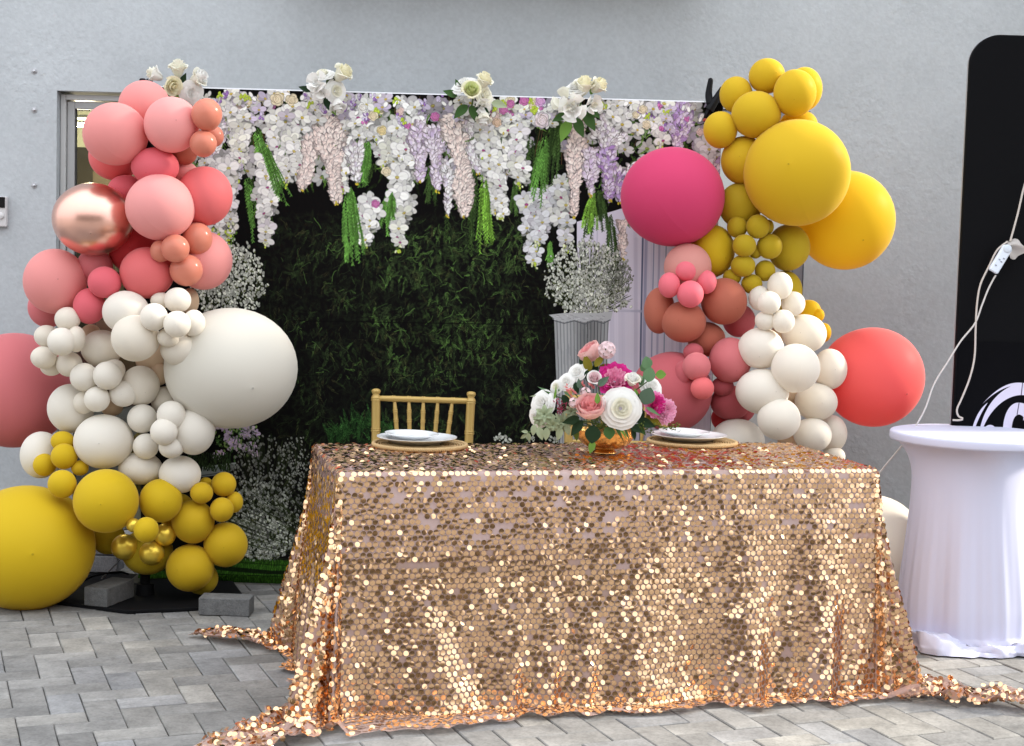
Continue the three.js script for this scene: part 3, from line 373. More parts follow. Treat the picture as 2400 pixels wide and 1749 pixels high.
  part(cl, 'handle', arm([[0, 6, 0.02], [-4, -14, 0.012], [-1, -48, 0.01]], 0.018, 0.011), cm);
  part(cl, 'handle_001', arm([[-4, 22, 0.025], [10, 0, 0.02], [26, -28, 0.012]], 0.022, 0.0125), cm);
  part(cl, 'jaw', arm([[2, 12, 0.02], [-8, 32, 0.026], [-12, 42, 0.022]], 0.016, 0.008), cm);
  part(cl, 'jaw_001', arm([[4, 14, -0.01], [2, 30, -0.02], [-6, 42, -0.02]], 0.015, 0.008), cm);
  part(cl, 'pad', rbox(0.018, 0.012, 0.03, 0.004).translate(-11 * sc, -44 * sc, 0.024), std(lin(0.35, 0.05, 0.03), 0.6));
  const kn = thing('stand_cap', 'small black cap of the stand above the topmost left pink balloon', 'cap', at(334, 190, ZB));
  part(kn, 'cap', lathe([[0, 0.012], [0.01, 0.011], [0.014, 0.006], [0.0145, -0.01], [0.01, -0.03]], 18), cm);
}

// ------------------------------------------------------------------ balloons
const BRICKTEX = dataTex(256, (u, v) => { const s = 0.8 + 0.3 * (fbm(u, v, 7, 4, 70) - 0.5) + 0.2 * (fbm(u, v, 64, 2, 71) - 0.5); return [s, s, s]; }, true), BRICKBUMP = dataTex(256, (u, v) => { const s = fbm(u, v, 40, 3, 72); return [s, s, s]; });
{
  const latex = (r, g, b, more) => phys(lin(1, 1, 1), 1, { vertexColors: true, transmission: 0.22, thickness: 0, specularIntensity: 0.4, clearcoat: 0.14, clearcoatRoughness: 0.45, ...more, color: lin(r, g, b) });
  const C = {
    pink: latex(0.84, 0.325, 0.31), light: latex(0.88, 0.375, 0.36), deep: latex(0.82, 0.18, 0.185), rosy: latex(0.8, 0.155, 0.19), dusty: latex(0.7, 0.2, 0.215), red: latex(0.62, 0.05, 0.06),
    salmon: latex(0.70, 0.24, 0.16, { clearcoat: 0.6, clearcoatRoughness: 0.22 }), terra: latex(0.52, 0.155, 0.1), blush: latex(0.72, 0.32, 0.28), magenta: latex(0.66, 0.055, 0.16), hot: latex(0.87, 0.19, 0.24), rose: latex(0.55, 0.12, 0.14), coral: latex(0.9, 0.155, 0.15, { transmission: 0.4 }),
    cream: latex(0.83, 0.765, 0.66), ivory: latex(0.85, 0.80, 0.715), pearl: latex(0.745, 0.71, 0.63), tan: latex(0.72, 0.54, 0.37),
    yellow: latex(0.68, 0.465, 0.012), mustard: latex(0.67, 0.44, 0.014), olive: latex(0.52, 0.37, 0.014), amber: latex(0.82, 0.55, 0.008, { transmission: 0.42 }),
    chrome: new THREE.MeshPhysicalMaterial({ color: lin(0.82, 0.48, 0.39), metalness: 1, roughness: 0.3, vertexColors: true }),
    gold: new THREE.MeshPhysicalMaterial({ color: lin(0.80, 0.57, 0.07), metalness: 0.7, roughness: 0.34, vertexColors: true }),
  };
  // a blown balloon: round head with a thick dark spot at its tip, drawn in to a neck and a lip at the back
  const balloonGeo = (dir, pear, spot) => {
    const th = [0, 0.012, 0.024, 0.04, 0.075]; for (let i = 1; i <= 30; i++) th.push(0.075 + (Math.PI - 0.16 - 0.075) * i / 30);
    const prof = th.map((t) => { const s = 1 + pear * smooth(1.7, 3.1, t); return [Math.sin(t) * (1 - 0.05 * pear * smooth(1.6, 3, t)), Math.cos(t) * s + (t < 0.04 ? 0.006 * spot : 0)]; });
    const b = prof.at(-1); prof.push([0.075, b[1] - 0.07], [0.06, b[1] - 0.12], [0.085, b[1] - 0.17], [0.05, b[1] - 0.19]);
    const g = new THREE.LatheGeometry(prof.map(([a, y]) => new THREE.Vector2(Math.max(a, 1e-4), y)), 44), p = g.attributes.position, n = p.count, col = new Float32Array(n * 3), rows = prof.length;
    for (let i = 0; i < n; i++) { const row = i % rows, k = spot && row < 2 ? 0.7 : row > rows - 4 ? 0.8 : 1; col.set([k, k, k], i * 3); }
    g.setAttribute('color', new THREE.BufferAttribute(col, 3)); g.computeVertexNormals();
    g.applyQuaternion(new THREE.Quaternion().setFromUnitVectors(V(0, 1, 0), V(...dir).normalize())); return g;
  };
  const G = [[0.1, 0.05, 1], [-0.35, 0.1, 1], [0.4, 0.1, 1], [0.2, -0.45, 1], [-0.2, -0.4, 1], [0.55, -0.3, 1], [-0.6, 0.2, 0.9], [0.05, 0.75, 0.7]].map((d, k) => balloonGeo(d, 0.1 + 0.05 * (k % 3), k < 6 ? 1 : 0));
  const CROP = { 1: [0, 100], 2: [0, 550], 3: [0, 950], 4: [1400, 100], 5: [1400, 550] }, Q = 720 / 1982;
  function garland(rows, zc, cap, group) {
    const done = []; const r = rng(group.length * 17);
    rows.forEach(([crop, cx, cy, rx, ry, col, label, base = 0, grp], k) => {
      const px = CROP[crop][0] + cx * Q, py = CROP[crop][1] + cy * Q, a = rx * Q, b = ry * Q, m = (a + b) / 2;
      let d = base;
      for (const o of done) {           // stand far enough forward for the outline to show against what lies behind
        const dist = Math.hypot(px - o.px, py - o.py), far = Math.max(0, Math.abs(dist - m)), dep = o.m * o.m - far * far;
        if (dist < m + o.m && dep > 0) d = Math.max(d, o.d + 0.72 * Math.sqrt(dep) * o.s);
      }
      d = Math.min(d, cap);
      const z = zc - d, s = z / F, me = part(scene, numbered('balloon'), G[(k * 5 + (r() * 8 | 0)) % 8], C[col]);
      done.push({ px, py, m, d, s });
      me.position.copy(at(px, py, z)); me.scale.set(a * s, b * s, m * s); me.rotation.z = -0.02 + 0.04 * r();
      tag(me, label, 'balloon', grp || group);
    });
    return done;
  }
  const left = [
    [2, 90, 1005, 372, 372, 'dusty', 'huge dusty pink balloon cut by the left edge of the photo', -0.4],
    [1, 740, 735, 165, 152, 'deep', 'pink balloon peeping out below the upper left large pink balloon', -0.16],
    [1, 932, 412, 165, 165, 'pink', 'topmost pink balloon of the left garland, just under the white flowers', -0.12],
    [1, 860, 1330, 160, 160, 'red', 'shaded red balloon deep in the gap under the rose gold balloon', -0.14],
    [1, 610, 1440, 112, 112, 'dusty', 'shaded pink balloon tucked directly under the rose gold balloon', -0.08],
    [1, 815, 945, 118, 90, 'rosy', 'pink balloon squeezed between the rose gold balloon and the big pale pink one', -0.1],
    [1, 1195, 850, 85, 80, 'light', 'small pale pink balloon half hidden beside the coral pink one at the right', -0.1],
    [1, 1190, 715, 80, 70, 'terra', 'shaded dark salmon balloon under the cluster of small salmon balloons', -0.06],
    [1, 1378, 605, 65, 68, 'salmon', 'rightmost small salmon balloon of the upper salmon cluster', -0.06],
    [1, 1320, 990, 177, 190, 'deep', 'large coral pink balloon at the right of the big pale pink balloon', -0.06],
    [1, 1310, 1405, 187, 190, 'pink', 'large pink balloon behind the lower cluster of small salmon balloons', -0.1],
    [2, 310, 470, 128, 130, 'dusty', 'shaded pink balloon below the large pink one at the far left', -0.16],
    [1, 355, 1540, 200, 210, 'pink', 'large pink balloon at the far left in front of the wall', -0.06],
    [1, 1000, 800, 152, 122, 'rosy', 'squashed pink balloon in the middle above the big pale pink balloon'],
    [1, 600, 1140, 258, 233, 'chrome', 'big shiny rose gold chrome balloon of the left garland'],
    [1, 742, 590, 203, 200, 'pink', 'large pink balloon in front of the glass door'],
    [1, 1107, 530, 175, 178, 'light', 'pale pink balloon at the upper right with a dark tip'],
    [1, 1333, 463, 98, 102, 'salmon', 'topmost small salmon balloon beside the printed flowers'],
    [1, 1310, 650, 87, 84, 'salmon', 'front small salmon balloon of the upper salmon cluster'],
    [1, 1030, 1063, 218, 212, 'light', 'big pale pink balloon at the centre of the left garland'],
    [1, 945, 1485, 170, 165, 'deep', 'pink balloon left of the lower cluster of small salmon balloons'],
    [1, 1035, 1345, 66, 72, 'salmon', 'small salmon balloon at the left of the lower salmon cluster'],
    [1, 1273, 1265, 96, 104, 'salmon', 'glossy small salmon balloon at the upper right of the lower salmon cluster'],
    [1, 1200, 1467, 106, 104, 'salmon', 'glossy small salmon balloon, lowest of the lower salmon cluster'],
    [1, 1130, 1328, 91, 90, 'salmon', 'front middle small salmon balloon of the lower salmon cluster'],
    [2, 575, 462, 102, 116, 'rosy', 'small deep pink balloon just above the small cream balloons', 0],
    [2, 672, 308, 105, 102, 'rosy', 'small deep pink balloon with a dark tip above another like it', 0],
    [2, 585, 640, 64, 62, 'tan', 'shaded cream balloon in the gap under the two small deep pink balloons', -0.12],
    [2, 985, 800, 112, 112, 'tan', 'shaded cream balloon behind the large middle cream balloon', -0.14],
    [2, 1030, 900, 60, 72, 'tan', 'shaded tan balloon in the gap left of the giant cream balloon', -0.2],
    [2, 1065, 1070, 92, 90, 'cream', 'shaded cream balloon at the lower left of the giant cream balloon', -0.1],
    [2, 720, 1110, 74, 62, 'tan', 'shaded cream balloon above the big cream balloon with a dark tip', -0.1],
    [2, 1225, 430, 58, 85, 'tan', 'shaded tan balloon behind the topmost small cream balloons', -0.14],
    [2, 262, 1422, 130, 152, 'ivory', 'white balloon at the far left behind small mustard balloons', -0.08],
    [2, 1490, 862, 428, 391, 'pearl', 'giant cream balloon in front of the dark leafy backdrop', -0.17],
    [2, 812, 500, 150, 138, 'ivory', 'cream balloon directly under the deep pink balloons', -0.06],
    [2, 655, 735, 132, 120, 'cream', 'cream balloon between two clusters of small cream balloons', -0.06],
    [2, 455, 1120, 148, 158, 'ivory', 'cream balloon at the left edge beside the huge dusty pink balloon', -0.08],
    [2, 1165, 742, 132, 108, 'cream', 'cream balloon overlapping the upper left of the giant cream balloon'],
    [2, 905, 975, 124, 130, 'cream', 'cream balloon at the left of the giant cream balloon, mid height', -0.04],
    [2, 872, 668, 154, 152, 'cream', 'large cream balloon left of the topmost cream cluster'],
    [2, 330, 850, 72, 62, 'cream', 'rear small balloon of the left cream cluster', -0.04],
    [2, 435, 545, 82, 78, 'cream', 'topmost small balloon of the left cream cluster', 0],
    [2, 300, 655, 80, 72, 'cream', 'upper left small balloon of the left cream cluster', 0],
    [2, 490, 675, 60, 85, 'cream', 'right small balloon of the left cream cluster', 0],
    [2, 283, 793, 85, 74, 'cream', 'lower left small balloon of the left cream cluster', 0],
    [2, 445, 836, 84, 82, 'cream', 'lower right small balloon of the left cream cluster', 0],
    [2, 396, 690, 90, 90, 'ivory', 'front centre small balloon of the left cream cluster', 0],
    [2, 735, 878, 72, 74, 'cream', 'rear small balloon of the middle cream cluster', 0],
    [2, 540, 1085, 68, 72, 'cream', 'lower left rear small balloon of the middle cream cluster', 0],
    [2, 542, 920, 90, 92, 'ivory', 'upper left small balloon of the middle cream cluster', 0],
    [2, 795, 1027, 90, 85, 'ivory', 'right small balloon of the middle cream cluster', 0],
    [2, 625, 1062, 83, 83, 'ivory', 'lowest front small balloon of the middle cream cluster', 0],
    [2, 692, 910, 92, 92, 'ivory', 'upper right small balloon of the middle cream cluster', 0],
    [2, 1250, 1270, 132, 153, 'ivory', 'cream balloon under the giant cream balloon', 0],
    [2, 905, 1508, 142, 106, 'ivory', 'flattened cream balloon resting on the mustard balloons', -0.02],
    [2, 1160, 1548, 136, 122, 'ivory', 'lowest cream balloon of the left garland, beside mustard balloons', 0],
    [2, 668, 1335, 192, 177, 'ivory', 'big cream balloon with a dark tip above the mustard balloons', 0],
    [2, 940, 1367, 83, 84, 'ivory', 'lower left small balloon of the lower cream cluster', 0],
    [2, 1105, 1370, 82, 74, 'ivory', 'lower right small balloon of the lower cream cluster', 0],
    [2, 917, 1188, 96, 94, 'ivory', 'upper left small balloon of the lower cream cluster', 0],
    [2, 1105, 1166, 94, 94, 'ivory', 'upper right small balloon of the lower cream cluster', 0],
    [2, 1057, 1272, 88, 88, 'ivory', 'front centre small balloon of the lower cream cluster', 0],
    [2, 1040, 425, 70, 52, 'cream', 'rear small balloon of the topmost cream cluster', 0],
    [2, 1085, 665, 72, 62, 'cream', 'lowest small balloon of the topmost cream cluster', 0],
    [2, 993, 532, 88, 90, 'ivory', 'left small balloon of the topmost cream cluster', 0],
    [2, 1250, 572, 72, 88, 'ivory', 'right small balloon of the topmost cream cluster', 0],
    [2, 1145, 423, 86, 82, 'ivory', 'highest small balloon of the topmost cream cluster', 0],
    [2, 1142, 578, 88, 86, 'ivory', 'front small balloon with a dark tip in the topmost cream cluster', 0],
    [3, 700, 860, 110, 105, 'olive', 'shaded mustard balloon in the gap behind the shiny gold cluster', -0.12],
    [3, 1300, 1118, 108, 106, 'olive', 'shaded mustard balloon at the bottom, near the loose brick', -0.1],
    [3, 950, 945, 166, 150, 'olive', 'mustard balloon hanging over the black base plate', -0.08],
    [3, 170, 920, 440, 407, 'yellow', 'huge mustard yellow balloon resting on the pavers at the left edge', 0.07],
    [3, 1455, 900, 143, 146, 'mustard', 'mustard balloon at the lower right beside the printed white bush', -0.06],
    [3, 1150, 705, 114, 138, 'mustard', 'mustard balloon between two others in the lower row, half hidden', -0.1],
    [3, 1245, 750, 138, 142, 'mustard', 'mustard balloon under the right cluster of small mustard balloons', -0.06],
    [3, 1225, 1050, 155, 154, 'mustard', 'lowest large mustard balloon of the left garland', -0.02],
    [3, 1037, 615, 139, 142, 'yellow', 'mustard balloon in the middle of the lower row', -0.02],
    [3, 683, 618, 210, 208, 'yellow', 'large mustard balloon beside the huge yellow one', 0],
    [3, 1328, 505, 42, 40, 'mustard', 'rear small balloon of the right mustard cluster', -0.1],
    [3, 1300, 566, 74, 70, 'mustard', 'left small balloon of the right mustard cluster', -0.06],
    [3, 1512, 625, 56, 68, 'mustard', 'right small balloon of the right mustard cluster', -0.06],
    [3, 1443, 510, 80, 80, 'mustard', 'topmost small balloon of the right mustard cluster', -0.05],
    [3, 1430, 674, 78, 80, 'mustard', 'lowest small balloon of the right mustard cluster', -0.03],
    [3, 515, 405, 56, 50, 'mustard', 'right rear small balloon of the left mustard cluster', 0],
    [3, 403, 232, 76, 66, 'yellow', 'topmost small balloon of the left mustard cluster', 0],
    [3, 285, 385, 72, 74, 'yellow', 'leftmost small balloon of the left mustard cluster', 0],
    [3, 400, 508, 92, 92, 'yellow', 'lowest small balloon of the left mustard cluster', 0],
    [3, 412, 330, 84, 84, 'yellow', 'front centre small balloon of the left mustard cluster', 0],
    [3, 860, 775, 46, 46, 'gold', 'rear small balloon of the shiny gold cluster', -0.02],
    [3, 1063, 836, 72, 74, 'gold', 'right small balloon of the shiny gold cluster', 0],
    [3, 803, 915, 87, 84, 'gold', 'left small balloon of the shiny gold cluster', 0],
    [3, 978, 955, 82, 78, 'gold', 'lowest small balloon of the shiny gold cluster', 0],
    [3, 943, 805, 82, 84, 'yellow', 'matt mustard balloon on top of the shiny gold cluster', 0],
  ];
  const right = [
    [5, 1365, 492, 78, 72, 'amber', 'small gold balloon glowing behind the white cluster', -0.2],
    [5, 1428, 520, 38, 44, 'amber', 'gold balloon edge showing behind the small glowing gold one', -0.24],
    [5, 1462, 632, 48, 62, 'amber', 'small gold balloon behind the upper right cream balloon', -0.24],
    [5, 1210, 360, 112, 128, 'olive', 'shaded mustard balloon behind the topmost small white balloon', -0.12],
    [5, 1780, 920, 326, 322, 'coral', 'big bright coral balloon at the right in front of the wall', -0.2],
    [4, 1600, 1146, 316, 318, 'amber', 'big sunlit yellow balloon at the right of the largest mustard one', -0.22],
    [5, 480, 1015, 262, 260, 'rose', 'big dusty red balloon behind the bouquet', 0.02],
    [5, 830, 1185, 95, 90, 'red', 'dark red balloon low in the shade behind the cream balloons', -0.1],
    [5, 945, 1085, 85, 125, 'rose', 'dusty red balloon half hidden behind the left large cream balloon', -0.06],
    [5, 860, 1085, 130, 112, 'rose', 'dusty red balloon at the lower left of the cream balloons', -0.04],
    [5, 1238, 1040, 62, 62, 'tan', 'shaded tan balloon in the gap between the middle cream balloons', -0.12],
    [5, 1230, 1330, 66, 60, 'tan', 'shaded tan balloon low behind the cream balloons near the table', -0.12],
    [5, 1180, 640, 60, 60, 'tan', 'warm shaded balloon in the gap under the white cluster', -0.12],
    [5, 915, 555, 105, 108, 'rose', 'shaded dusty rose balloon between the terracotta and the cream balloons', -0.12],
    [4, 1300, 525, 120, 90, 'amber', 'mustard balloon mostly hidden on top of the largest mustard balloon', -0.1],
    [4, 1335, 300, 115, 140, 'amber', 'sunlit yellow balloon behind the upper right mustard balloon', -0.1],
    [4, 1235, 1320, 137, 147, 'olive', 'mustard balloon right of the olive cluster, under the largest mustard one', -0.08],
    [4, 740, 1345, 146, 170, 'yellow', 'mustard balloon below the magenta balloon, beside the olive cluster', -0.06],
    [4, 922, 1050, 138, 146, 'olive', 'mustard balloon between the magenta balloon and the largest mustard one', -0.06],
    [4, 945, 760, 146, 155, 'mustard', 'mustard balloon left of the largest mustard one, upper edge', -0.06],
    [4, 485, 995, 333, 318, 'magenta', 'big magenta balloon in front of the printed flowers', -0.02],
    [4, 1095, 215, 115, 112, 'mustard', 'topmost mustard balloon of the right garland', -0.04],
    [4, 895, 335, 105, 115, 'mustard', 'mustard balloon beside the black clamp', -0.06],
    [4, 795, 563, 108, 118, 'mustard', 'mustard balloon just below the black clamp', -0.04],
    [4, 1025, 465, 158, 150, 'mustard', 'larger mustard balloon in the middle of the upper right group'],
    [4, 1275, 325, 136, 150, 'mustard', 'mustard balloon at the upper right of the right garland'],
    [4, 1288, 840, 340, 340, 'mustard', 'largest mustard balloon of the right garland', 0],
    [4, 1105, 1190, 34, 48, 'olive', 'sliver of a small olive balloon at the upper right of the olive cluster', 0],
    [4, 1020, 1350, 44, 44, 'olive', 'rear middle small balloon of the olive cluster', 0],
    [4, 870, 1512, 60, 52, 'olive', 'lower left rear small balloon of the olive cluster', 0],
    [4, 903, 1190, 66, 70, 'olive', 'upper left small balloon of the olive cluster', 0],
    [4, 1112, 1315, 82, 82, 'olive', 'right small balloon of the olive cluster', 0],
    [4, 1083, 1472, 66, 68, 'olive', 'lower right small balloon of the olive cluster', 0],
    [4, 997, 1556, 68, 62, 'olive', 'lowest small balloon of the olive cluster', 0],
    [4, 941, 1440, 79, 72, 'olive', 'lower left small balloon of the olive cluster', 0],
    [4, 1037, 1187, 76, 78, 'olive', 'upper right small balloon of the olive cluster', 0],
    [4, 949, 1310, 76, 73, 'olive', 'front centre small balloon of the olive cluster', 0],
    [4, 583, 1448, 153, 152, 'blush', 'dull pink balloon under the magenta balloon, behind hot pink ones', 0],
    [5, 400, 490, 100, 150, 'terra', 'left terracotta balloon under the hot pink cluster', 0],
    [5, 818, 431, 148, 151, 'terra', 'right terracotta balloon under the hot pink cluster', 0],
    [5, 705, 676, 122, 112, 'terra', 'lowest terracotta balloon, above the dusty rose ones', -0.02],
    [5, 557, 563, 145, 134, 'terra', 'front terracotta balloon directly under the hot pink cluster', 0],
    [4, 573, 1470, 72, 72, 'hot', 'topmost small balloon of the hot pink cluster', 0],
    [4, 703, 1545, 67, 77, 'hot', 'right small balloon of the hot pink cluster', 0],
    [4, 465, 1565, 71, 82, 'hot', 'left small balloon of the hot pink cluster', 0],
    [4, 600, 1623, 86, 88, 'hot', 'lowest front small balloon of the hot pink cluster, with dark tip', 0],
    [5, 620, 760, 66, 60, 'rose', 'shaded dusty rose balloon behind the lowest terracotta balloon', -0.1],
    [5, 555, 900, 62, 88, 'rose', 'dusty rose balloon at the left of the small dusty rose group', 0],
    [5, 810, 980, 72, 62, 'rose', 'dusty rose balloon at the right of the small dusty rose group', -0.02],
    [5, 858, 810, 137, 147, 'dusty', 'larger dusty rose balloon left of the cream balloons', -0.02],
    [5, 640, 852, 92, 92, 'dusty', 'upper small balloon of the small dusty rose group', 0],
    [5, 678, 992, 76, 74, 'deep', 'lowest small balloon of the small dusty rose group', 0],
    [5, 1510, 1285, 102, 122, 'cream', 'cream balloon behind the lowest right cream balloons above the table', -0.1],
    [5, 1530, 1430, 70, 62, 'cream', 'low cream balloon just showing over the table edge', -0.1],
    [5, 905, 1330, 176, 142, 'ivory', 'broad cream balloon low behind the right plates', 0],
    [5, 1500, 868, 112, 132, 'cream', 'cream balloon beside the coral balloon', -0.06],
    [5, 1335, 640, 144, 126, 'cream', 'cream balloon directly under the white cluster at the right', -0.04],
    [5, 1055, 733, 148, 133, 'ivory', 'cream balloon with a dark tip at the left edge of the cream group', 0],
    [5, 1065, 1013, 172, 148, 'ivory', 'large cream balloon beside the dusty red ones', -0.02],
    [5, 1412, 1080, 138, 121, 'cream', 'cream balloon in the lower right of the cream group', -0.02],
    [5, 1280, 860, 157, 156, 'ivory', 'front centre cream balloon with a dark tip in the right garland', 0],
    [5, 1390, 1292, 123, 110, 'ivory', 'lowest right cream balloon above the tablecloth', 0],
    [5, 1172, 1190, 140, 136, 'ivory', 'lower middle cream balloon with a dark tip above the tablecloth', 0],
    [5, 1085, 555, 68, 62, 'ivory', 'rear lower small balloon of the white cluster', 0],
    [5, 1045, 410, 68, 80, 'ivory', 'left rear small balloon of the white cluster', 0],
    [5, 1265, 446, 76, 79, 'ivory', 'right small balloon of the white cluster', 0],
    [5, 1179, 330, 81, 90, 'ivory', 'topmost small balloon of the white cluster', 0],
    [5, 1109, 440, 75, 74, 'ivory', 'front left small balloon of the white cluster', 0],
    [5, 1200, 560, 74, 76, 'ivory', 'lowest small balloon with a dark tip in the white cluster', 0],
    [5, 1780, 2010, 330, 330, 'ivory', 'large cream balloon on the ground between tablecloth and cocktail table', 0.0],
  ];
  const a = garland(left, 6.22, 0.42, 'balloons of the left garland'), b = garland(right, 6.42, 0.3, 'balloons of the right garland');
  console.log('balloon depth', Math.max(...a.map((o) => o.d)).toFixed(2), Math.max(...b.map((o) => o.d)).toFixed(2), a.filter((o) => o.d >= 0.42).length, b.filter((o) => o.d >= 0.3).length);

  // what stands on the ground under the left garland
  const black = phys(lin(0.006, 0.006, 0.007), 0.7, { specularIntensity: 0.2 });
  const foot = atY(300, 1440, 0), base = thing('balloon_stand', 'black square base plate and pole of the left balloon garland', 'stand', V(foot.x, 0, foot.z));
  const pl = new THREE.Shape(); pl.moveTo(0, 0); pl.lineTo(-0.52, 0.2); pl.lineTo(-0.3, 0.72); pl.lineTo(0.3, 0.62); pl.lineTo(0.46, 0.16); pl.closePath();
  part(base, 'base_plate', new THREE.ExtrudeGeometry(pl, { depth: 0.01, bevelEnabled: true, bevelSize: 0.002, bevelThickness: 0.002, bevelSegments: 1 }).rotateX(-Math.PI / 2).translate(0, 0.003, 0), black);
  part(base, 'pole', new THREE.CylinderGeometry(0.021, 0.021, 1.9, 16).translate(-0.005, 0.96, -0.3), black);
  part(base, 'collar', new THREE.CylinderGeometry(0.035, 0.04, 0.05, 20).translate(-0.005, 0.036, -0.3), black);
  const conc = (n) => std(lin(...n), 0.9, { bumpMap: BRICKBUMP, bumpScale: 0.002, map: BRICKTEX });
  const brick = (label, pos, turn, col, s = [0.215, 0.076, 0.105], name = 'loose_brick') => { const g = uvBox(rbox(...s, 0.004), 5); const b2 = solo(name, g, conc(col), label, 'brick'); b2.position.copy(pos); b2.position.y += s[1] / 2; b2.rotation.y = turn; return b2; };
  { const p = atY(526, 1444, 0); brick('grey concrete brick lying alone on the pavers between garland and tablecloth', V(p.x, 0.002, p.z - 0.04), -0.02, [0.22, 0.22, 0.22], [0.205, 0.07, 0.1]); }
  { const p = atY(276, 1424, 0.014); brick('grey brick on the black base plate beside the huge yellow balloon', V(p.x - 0.06, 0.0155, p.z - 0.1), 0.62 + Math.PI / 2 - 0.9, [0.16, 0.16, 0.16]); }
  const sp = at(228, 1334, 6.72);
  [['lowest grey slab of the stack behind the huge yellow balloon', 0], ['middle grey slab of the stack behind the huge yellow balloon', 1], ['top grey slab of the stack behind the huge yellow balloon', 2]].forEach(([l, k]) => brick(l, V(sp.x - 0.03 + 0.004 * k, 0.02 + k * 0.077, -6.78 - 0.006 * k), 0.03 * (k - 1), [0.42, 0.42, 0.45], [0.24 - 0.012 * k, 0.072, 0.12], 'concrete_slab'));
  solo('thin_rod', new THREE.CylinderGeometry(0.003, 0.003, 0.17, 8), std(lin(0.3, 0.3, 0.32), 0.4, { metalness: 0.5 }), 'thin grey rod leaning behind the black pole of the garland', 'rod').position.copy(at(270, 1324, 6.4)); scene.children.at(-1).rotation.set(0, 0, -0.75);
  solo('black_cable', tube([at(180, 1372, 6.45), at(215, 1352, 6.42), at(250, 1344, 6.4), at(282, 1341, 6.4), at(300, 1346, 6.45)], 0.0045, 40), black, 'thin black cable curving over the ground behind the huge yellow balloon', 'cable');
}

